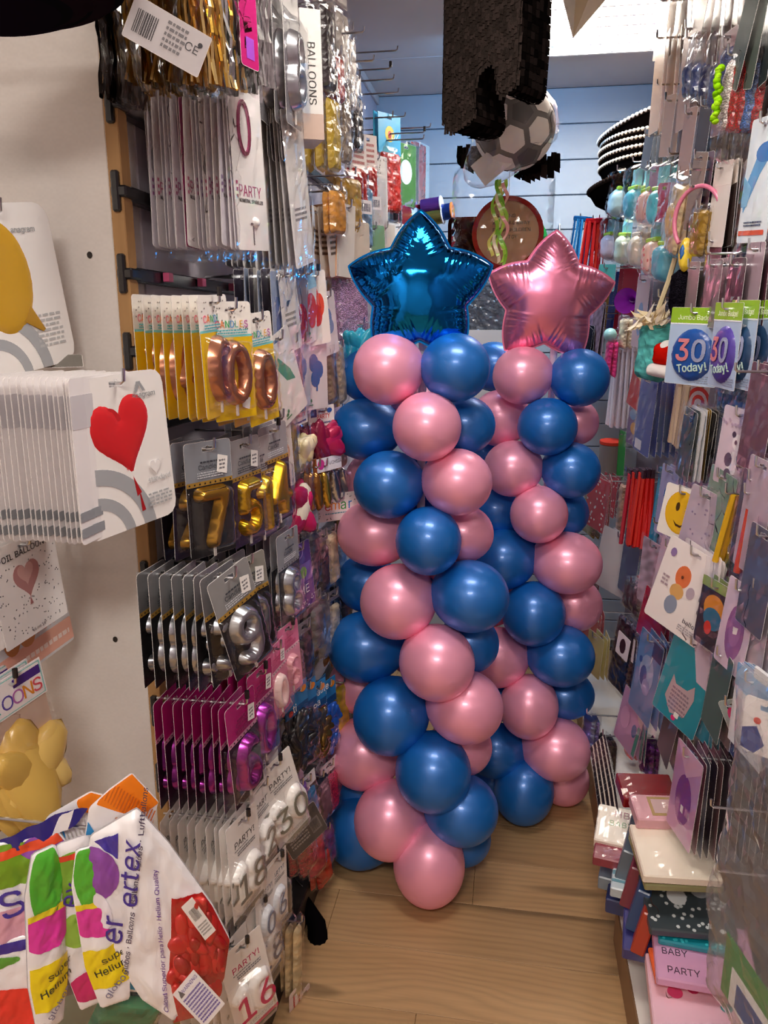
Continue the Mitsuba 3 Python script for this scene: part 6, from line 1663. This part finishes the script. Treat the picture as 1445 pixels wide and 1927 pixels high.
# far low part near the second column
hang('R', 1150, 835, .42, [('', one(tube([(0, 0, 0), (0, -.15, 0)], .045, 16), '#8a7f7a', 'card', 40)), ], 'party_tube', 'tube', 'grey cylinder with a red top right of the second column', 1, 0, 0, -6, hk=False)
hang('R', 1150, 832, .42, [('', one(tube([(0, 0.006, 0), (0, -.006, 0)], .047, 16), '#d8402c', 'card', 40)), ], 'tube_lid', 'lid', 'red lid on the grey cylinder beside the second column', 1, 0, 0, -6, hk=False)
hang('R', 1172, 818, .45, card(.09, .2, '#2c8a3c', (), hole=False), 'green_card', 'card', 'plain green card behind the grey cylinder', 1, 0, 10, 0)
q = bag(.12, .27, None, content=('fill', '#a8965c', 'metal', 1), seed=510)
hang('R', 1120, 895, .34, q, 'gift_wrap', 'gift wrap', 'gold dotted crumpled wrap touching the second column', 2, .02, 20, -6, 3)
rd = plain('#b01428', .11, .17, .004, 512, [('dots', 4, 40, .05, .05, .95, .95, .03, '#f0d8d4')])
hang('R', 1150, 900, .42, rd, 'gift_wrap', 'gift wrap', 'red pack with white dots right of the gold dotted wrap', 3, .02, 24, -6, 3)
for i, (px, py, c, nm, w, h) in enumerate(((1128, 905, '#c02838', 'red and white', .14, .2), (1108, 1040, '#a81c2c', 'dark red', .12, .2), (1112, 1150, '#d04a4c', 'red heart', .14, .16), (1122, 1200, '#d8cc8a', 'pale yellow', .1, .16))):
    hang('R', px, py, .34, plain(c, w, h, .006, 515 + i, [('dots', i, 26, .05, .05, .95, .95, .035, '#f0e4e0')] if i < 3 else [('ell', .5, .5, .12, .08, '#c8982c')]), 'gift_wrap', 'gift wrap', f'{nm} patterned pack just right of the second column', 3, .02, 26, -6, 3)
hang('R', 1175, 905, .46, bag(.07, .25, None, content=('fill', '#c89a84', 'gloss', 2), seed=520), 'party_bag', 'party bag', 'peach and lilac confetti bag left of the crimson sticks', 3, .014, 14, -5, 3)
hang('R', 1170, 1012, .41, plain('#dcd8da', .17, .23, .004, 521), 'napkin_pack', 'napkin pack', 'big white folded napkin pack below the gold wrap', 3, .012, 42, -10, 2)
hang('R', 1192, 1012, .43, plain('#2a3468', .12, .23, .004, 523), 'napkin_pack', 'napkin pack', 'dark navy napkin pack right behind the white one', 3, .012, 18, -8, 2, hk=False)
hang('R', 1232, 1030, .43, plain('#a89cac', .13, .2, .008, 525, k=2), 'napkin_pack', 'napkin pack', 'greyish lace pack in the middle of the right wall', 2, .014, 20, -4, 2)
hang('R', 1262, 1030, .43, plain('#c8bccc', .1, .19, .005, 527), 'napkin_pack', 'napkin pack', 'pale lilac pack left of the balloon print card', 3, .012, 16, -14, 2)
hang('R', 1210, 1100, .45, plain('#8a1420', .10, .14, .003, 529), 'napkin_pack', 'napkin pack', 'small dark red pack behind the lilac pack', 4, .014, 14, -4, 3, hk=False)
bp = card(.145, .205, '#f0e9ea', [('ell', .42, .36, .13, .13, '#e0784a'), ('ell', .40, .55, .12, .09, '#d8a868'), ('ell', .38, .72, .11, .11, '#8a94ac'), ('ell', .62, .48, .07, .07, '#b8a8b8'), ('ell', .14, .16, .05, .05, '#8a74a8'), ('rect', .78, .36, .84, .5, '#5a5660'), ('rect', .82, .55, .84, .64, '#6a6670'), ('lines', .10, .42, .24, .56, 3, '#a894a0'), ('text', 'balloons', .66, .82, .05, '#3a3640'), ('lines', .62, .85, .9, .93, 3, '#a8a2aa'), ('ell', .42, .36, .02, .02, '#6a3c28')], bsdf='gloss', sleeve=.003)
hang('R', 1312, 1046, .405, bp, 'balloon_pack', 'balloon pack', 'white card with an orange balloon print facing the aisle', 3, .014, 42, -16, 2)
hang('R', 1238, 1130, .43, plain('#a81c34', .13, .16, .004, 533, [('poly', [(0, .2), (1, .0), (1, .5)], '#7a1020')]), 'napkin_pack', 'napkin pack', 'crimson folded napkin pack behind the orange balloon card', 3, .014, 22, -14, 2)
hang('R', 1268, 1125, .425, plain('#9a86b8', .10, .1, .003, 535, [('arc', .5, .5, .2, .26, '#d8cce4')]), 'napkin_pack', 'napkin pack', 'small lilac ringed pack above the crimson napkins', 1, 0, 26, -6)
fd = plain('#2c2a30', .09, .15, .004, 536, [('ell', .5, .4, .34, .2, '#d88a2c'), ('ell', .5, .55, .3, .16, '#2c6a8a'), ('ell', .4, .7, .12, .1, '#c83a2c'), ('rect', 0, 0, 1, .14, '#8aa05c')])
hang('R', 1352, 1108, .43, fd, 'balloon_pack', 'balloon pack', 'dark pack with a colourful balloon print left of the purple oval', 3, .014, 26, -6, 2)
ov = card(.088, .185, '#d6c2d8', [('ell', .52, .56, .30, .32, '#8a5a94'), ('ell', .52, .52, .2, .2, '#9a6aa2'), ('poly', [(.45, .5), (.62, .48), (.60, .56), (.47, .58)], '#f0eaf0')], bsdf='gloss', sleeve=.006)
hang('R', 1398, 1112, .45, ov, 'balloon_pack', 'balloon pack', 'lilac pack with a purple oval balloon near the right edge', 7, .014, 20, -8, 1.5)
hang('R', 1432, 1110, .47, plain('#c8bcc4', .09, .22, .004, 540), 'card_pack', 'card pack', 'pale card pack right of the purple oval packs', 6, .012, 10, -4, 2)
hang('R', 1345, 995, .45, plain('#b0203a', .09, .12, .003, 543, [('ell', .3, .6, .1, .1, '#e0702c'), ('ell', .6, .7, .1, .1, '#e0702c')]), 'balloon_pack', 'balloon pack', 'red and orange pack above the colourful balloon print', 3, .014, 14, -20, 3, hk=False)
# sequins, unicorn and cat cards
hang('R', 1195, 1100, .41, bag(.12, .11, None, content=('fill', '#2a2630', 'gloss', 2), seed=550, amp=.008), 'party_bag', 'party bag', 'black crinkled bag above the sequin pack', 3, .018, 20, -6, 4)
sq = bag(.13, .27, None, content=('fill', '#5c4a58', 'metal', 1, .02, .97), seed=552)
sq.append(('white_card', one(prism(rrect(-.02, -.11, .05, -.03, .003), .001, .020), '#e8dce6', 'card')))
sq.append(('print', one(prism(ell(.015, -.07, .016, .026), .0006, .0215), '#3a2230', 'card')))
hang('R', 1185, 1175, .405, sq, 'sequin_pack', 'sequin pack', 'sparkling purple and silver sequin pack with a white card', 3, .02, 24, -10, 2)
un = card(.12, .26, '#6a8ab8', [('ell', .5, .45, .3, .22, '#a4b4d4'), ('ell', .4, .5, .14, .12, '#5a5c94'), ('ell', .58, .6, .16, .1, '#8a94c4'), ('poly', [(.62, .12), (.7, .1), (.60, .36)], '#e4e8f0'), ('ell', .2, .35, .06, .04, '#3a4a8c'), ('rect', .6, .02, .98, .2, '#2a3a64')], bsdf='gloss', sleeve=.004)
hang('R', 1228, 1208, .41, un, 'balloon_pack', 'balloon pack', 'blue pack with a pale horned animal print', 5, .016, 20, -10, 1.5)
ca = card(.13, .225, '#2f8a9c', [('poly', [(.4, .0), (1, .0), (1, .42), (.7, .4)], '#c8b4c8'), ('poly', [(.2, .78), (.25, .5), (.35, .58), (.6, .56), (.72, .46), (.78, .6), (.7, .85), (.4, .92)], '#b8a0a8'), ('lines', .3, .6, .7, .88, 6, '#8a7684'), ('ell', .5, .94, .05, .03, '#d83a7a'), ('rect', .5, .86, .6, .92, '#efecec')], bsdf='gloss', sleeve=.004)
hang('R', 1312, 1215, .42, ca, 'balloon_pack', 'balloon pack', 'teal pack with a striped cat shape', 4, .016, 34, -14, 2)
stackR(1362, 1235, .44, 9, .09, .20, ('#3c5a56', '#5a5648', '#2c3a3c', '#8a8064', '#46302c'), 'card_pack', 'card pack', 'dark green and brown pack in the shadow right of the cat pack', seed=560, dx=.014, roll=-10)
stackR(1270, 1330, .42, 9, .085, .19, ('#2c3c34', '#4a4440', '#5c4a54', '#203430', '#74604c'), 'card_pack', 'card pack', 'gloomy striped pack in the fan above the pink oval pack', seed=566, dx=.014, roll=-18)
pm = card(.12, .2, '#c89ac0', [('poly', [(.5, 0), (1, 0), (1, .4), (.8, .3)], '#e4dcd4'), ('ell', .75, .55, .1, .12, '#3a6a9a'), ('rect', .86, .4, .98, .95, '#4a9a8c'), ('ell', .3, .5, .2, .2, '#d8a8cc')], bsdf='gloss', sleeve=.004)
hang('R', 1196, 1318, .41, pm, 'balloon_pack', 'balloon pack', 'pink lilac pack with white and teal edge under the blue animal pack', 3, .014, 24, -14, 2)
hang('R', 1378, 1330, .44, flat(.05, .06, '#8a9494', [('ell', .5, .5, .3, .3, '#d83a7a')]), 'price_flag', 'price tag', 'small grey diamond tag with a pink dot below the cat pack', 2, .05, 50, 30, 3)
hang('R', 1222, 1390, .45, bag(.08, .14, None, content=('fill', '#6a2a8c', 'metal', 1), seed=570), 'party_bag', 'party bag', 'violet foil bag behind the pink lilac pack', 2, .02, 20, 0, 4)
hang('R', 1186, 1395, .46, bag(.07, .08, None, content=('fill', '#c82418', 'gloss', 2), seed=571), 'party_bag', 'party bag', 'small red shiny bag behind the sequin pack', 2, .02, 20, 0, 4, hk=False)
o2 = card(.105, .22, '#b888b4', [('ell', .5, .56, .30, .28, '#7a3a86'), ('poly', [(.0, .0), (.5, .3), (1, .1), (1, 0)], '#d0a4c0'), ('rect', .46, .62, .56, .70, '#efe8f0')], bsdf='gloss', sleeve=.004)
DK = [plain(c, .105, .22, 0, 575 + i) for i, c in enumerate(('#3a2a38', '#5c3440', '#3a4050', '#2a2230', '#6a4a50', '#4a3e48'))]
hang('R', 1298, 1425, .405, None, 'balloon_pack', 'balloon pack', 'purple oval balloon pack on the low hook with the dark stack', 14, .0135, 16, -5, 1.5, first=o2, protos=DK)
# striped straws and foil near the plinth
hang('R', 1142, 1385, .35, bag(.09, .17, None, content=('fill', '#1c181e', 'gloss', 2), seed=580), 'party_bag', 'party bag', 'black bag tied with white string above the striped packs', 2, .02, 24, -4, 3)
for i in range(9):
    sp = card(.12, .075, '#201c20', [('rect', 0, .1 + .22 * j, 1, .17 + .22 * j, '#d8ccc0') for j in range(4)], hole=False, r=.002, bsdf='gloss')
    c = at(0, 1140 + 2 * i, 1415 + 13 * i, .335 - .003 * i)
    put(sp, 'striped_plate_pack', f'black and white striped pack in the leaning pile by the plinth, {ORD[i] if i else "topmost"}{" from the top" if i else ""}', 'striped pack', frame(c, 198, -22 - i, -28), 'striped packs')
hang('R', 1112, 1345, .30, bag(.07, .16, None, content=('fill', '#7a94c4', 'metal', 2), seed=585), 'foil_pack', 'foil pack', 'crumpled bluish silver foil pack between column and striped packs', 2, .02, 30, -4, 4, hk=True)


# flat packs piled on and in front of the plinth
def flat_pack(w, d, h, c, top=None, film=False, ops=(), seed=1):
    q = [('pack', one(BX(w, d, h, (0, 0, 0), .003), c, 'gloss'))]
    if ops:
        few = len(ops) <= 3 and all(o[0] in ('rect', 'ell', 'poly') for o in ops)
        for j, part in enumerate([[o] for o in ops] if few else [ops]):
            mb = MB()
            ops_mesh(mb, part, w * .98, d * .98, d * .49, h / 2 + .0003 * j)
            q.append(('printed_patch' if few else 'print', mb.ply('gloss')))
    if film:
        m = sheet(w * 1.03, d * 1.03, 10, 10, .003, seed, top=d * .515)
        m.apply_translation([0, 0, h / 2 + .004])
        q.append(('film', one(m, '#ffffff', 'film')))
    return q


def lay(px, py, z, w, d, h, c, rotz, tilt, name, cat, label, ops=(), film=True, roll=0):
    p = at(2, px, py, z)
    m = np.eye(4)
    m[:3, 3] = p
    m = m @ rot([0, 0, 1], rotz) @ rot([0, 1, 0], roll) @ rot([1, 0, 0], tilt)
    put(flat_pack(w, d, h, c, film=film, ops=ops, seed=int(px)), name, label, cat, m)


SK = [('dots', 3, 60, .03, .03, .97, .97, .025, '#c8d0d4'), ('ell', .4, .4, .12, .16, '#dfe4e8'), ('ell', .7, .3, .1, .1, '#b8c0c8')]
lay(1268, 1608, .47, .165, .15, .022, '#e8ddcb', 4, 8, 'napkin_pack', 'napkin pack', 'plain cream napkin block lying under the purple oval pack')
lay(1268, 1622, .445, .165, .15, .018, '#8a8a5c', 6, 8, 'napkin_pack', 'napkin pack', 'olive and grey napkin block below the cream one')
lay(1290, 1705, .36, .18, .15, .02, '#39434a', 2, 10, 'napkin_pack', 'napkin pack', 'dark napkin block with white skull like spots', SK)
lay(1310, 1752, .33, .16, .09, .016, '#128a9c', -6, 12, 'sequin_pack', 'sequin pack', 'teal sequin pack with bright specks', [('dots', 5, 46, .02, .02, .98, .98, .022, '#3cc4d0'), ('dots', 6, 12, .02, .02, .98, .98, .02, '#d8f4f4')])
lay(1322, 1800, .30, .20, .15, .024, '#d09ac0', -4, 12, 'napkin_pack', 'napkin pack', 'pink napkin block with dark lettering under the teal sequins', [('text', 'BABY', .06, .62, .10, '#4a3048'), ('text', 'PARTY', .10, .9, .10, '#4a3048'), ('ell', .8, .4, .12, .16, '#7a3a6a')])
lay(1290, 1822, .28, .14, .08, .012, '#e2622c', 3, 10, 'napkin_pack', 'napkin pack', 'orange napkin block under the pink lettered one')
lay(1315, 1885, .235, .20, .17, .03, '#e6bccc', -3, 10, 'napkin_pack', 'napkin pack', 'pink napkin block with a crimson flower print', [('ell', .45, .25, .08, .08, '#b8285a'), ('ell', .38, .32, .07, .07, '#c8386a'), ('ell', .52, .34, .07, .07, '#a82050'), ('ell', .44, .42, .06, .06, '#c03060'), ('ell', .25, .5, .08, .08, '#d04a7a'), ('ell', .75, .6, .06, .06, '#4a9a9a')])
lay(1330, 1960, .20, .18, .16, .03, '#e8c09c', 2, 16, 'napkin_pack', 'napkin pack', 'peach napkin pack at the bottom with curly lettering', [('rect', .3, .1, .98, .9, '#efe2d2'), ('text', 'Cel', .38, .6, .26, '#a89078')])
lay(1252, 1895, .17, .05, .22, .05, '#cfa4c8', -10, 8, 'napkin_pack', 'napkin pack', 'lilac pack standing on edge with a row of dark letters', [('text', 'B', .3, .2, .1, '#6a4a70'), ('text', 'A', .3, .4, .1, '#6a4a70'), ('text', 'B', .3, .6, .1, '#6a4a70'), ('text', 'Y', .3, .8, .1, '#6a4a70')])
lay(1262, 1830, .22, .02, .22, .07, '#eee6da', -12, 6, 'napkin_pack', 'napkin pack', 'thin white pack edge beside the lilac lettered pack')
lay(1208, 1755, .24, .085, .12, .04, '#3a3a78', -8, 18, 'napkin_pack', 'napkin pack', 'shiny indigo napkin pack jutting over the aisle', [('rect', .9, .1, 1, .9, '#d8b83c')])
lay(1190, 1700, .20, .02, .2, .10, '#e6dccc', -10, 0, 'napkin_pack', 'napkin pack', 'cream pack edge left of the indigo pack')
lay(1172, 1672, .20, .07, .13, .05, '#2c3a6c', -14, 12, 'napkin_pack', 'napkin pack', 'dark blue shiny pack beside the brown floor')
lay(1150, 1632, .22, .05, .13, .04, '#7a8a9a', -14, 6, 'napkin_pack', 'napkin pack', 'grey blue pack hanging over the plinth edge')
lay(1185, 1645, .30, .08, .14, .03, '#b8c8d0', -12, 8, 'napkin_pack', 'napkin pack', 'white and light blue wavy edged pack', [('rect', .0, .6, 1, .7, '#5a8a9c'), ('rect', 0, .8, 1, .86, '#5a8a9c')])
lay(1160, 1560, .355, .10, .12, .03, '#ece2d4', -12, 14, 'napkin_pack', 'napkin pack', 'cream napkin pack with lettering by the striped packs', [('text', 'HB', .4, .3, .18, '#9a5a6a'), ('text', 'BABY', .3, .55, .14, '#7a9a6a')])
lay(1158, 1600, .33, .10, .10, .03, '#8a3444', -12, 10, 'napkin_pack', 'napkin pack', 'dark red pack with an orange corner below the cream lettered one', [('rect', .1, .02, .6, .3, '#e0622c'), ('rect', .0, .0, .12, .3, '#f0ece4')])
lay(1216, 1488, .50, .13, .09, .03, '#7c0f18', 6, 10, 'napkin_pack', 'napkin pack', 'shiny red pack lying behind the striped packs')
lay(1240, 1528, .51, .12, .08, .03, '#cf9aa4', 6, 10, 'napkin_pack', 'napkin pack', 'rose pack with gold edge under the red one', [('rect', .3, .1, .95, .85, '#a88a5c'), ('rect', .36, .2, .9, .75, '#c8a8a8')])
for i, (px, py, z, c, nm) in enumerate(((1185, 1590, .34, '#5c6a78', 'blue grey'), (1200, 1620, .34, '#7a3444', 'maroon'), (1212, 1660, .33, '#2c4a78', 'blue'), (1222, 1700, .31, '#a83c2c', 'rust'), (1232, 1560, .42, '#8a7a80', 'mauve'))):
    lay(px, py, z, .03, .2, .12, c, -16, 4, 'napkin_pack', 'napkin pack', f'{nm} pack standing on edge in the row right of the dark blue pack', roll=10)

# big clear bag near the camera and the blue pack on top of it
p = at(0, 1548, 1362, .42)
bgm = puff(Polygon([(-.19, .0), (.13, .01), (.14, -.2), (.16, -.42), (.14, -.58), (-.17, -.58), (-.2, -.4), (-.17, -.2)]), .03, .014, r=.06, back=.02, rough=.012, seed=5, freq=22)
lb = MB()
ops_mesh(lb, [('rect', .02, .80, .98, 1, '#3a8a44'), ('rect', .10, .88, .98, 1, '#e6e8ec'), ('rect', .16, .91, .5, .99, '#2c4a8c'), ('ell', .78, .58, .13, .06, '#e89a6c'), ('ell', .75, .66, .10, .05, '#7a5a4c'), ('ell', .85, .2, .1, .06, '#8a3a4c')], .30, .56, .0, .004)
put([('film', one(bgm, '#ffffff', 'milky')), ('insert', lb.ply('card'), 'printed insert'), ('header', one(BX(.28, .02, .006, (-.02, .0, 0), .002), '#c8c8cc', 'gloss'))], 'costume_bag', 'big clear plastic bag with a costume hanging at the lower right corner', 'costume bag', frame(p, 180 + 14, 0))
hook('R', p, XR, what='metal display hook carrying the big clear costume bag')
for i in range(7):
    q = card(.11, .15, '#5c9ad0' if i else '#7ab0dc', [('rect', 0, .3, 1, 1, '#dfe6ec')], hole=False, bsdf='gloss', sleeve=.003 if i == 0 else 0)
    hang('R', 1418 + 5 * i, 1285, .42 + .012 * i, q, 'card_pack', 'card pack', f'sky blue and white pack above the big clear bag, {"foremost" if i == 0 else ORD[i]}', 1, 0, 12, -2, hk=i == 0, group='sky blue packs')
hang('R', 1446, 1335, .40, card(.07, .09, '#ebe7ea', [('ell', .3, .4, .08, .06, '#d04a3c'), ('poly', [(0, .6), (.3, .5), (.5, .8), (.3, 1), (0, .95)], '#2c3a84')], bsdf='gloss'), 'card_pack', 'card pack', 'white card with red and blue marks at the right edge by the clear bag', 1, 0, 50, 0, hk=False)
# wall hooks without goods
for i, (px, py) in enumerate(((1198, 305), (1246, 160), (1268, 290), (1310, 320), (1238, 372), (1200, 355), (1160, 395), (1150, 402), (1345, 478), (1398, 700), (1240, 985), (1365, 1640), (1352, 1520))):
    hook('R', at(0, px, py, .40), XR, up=.016, what=f'metal display hook on the right wall without goods, {ORD[i] if i else "first"} from the top')
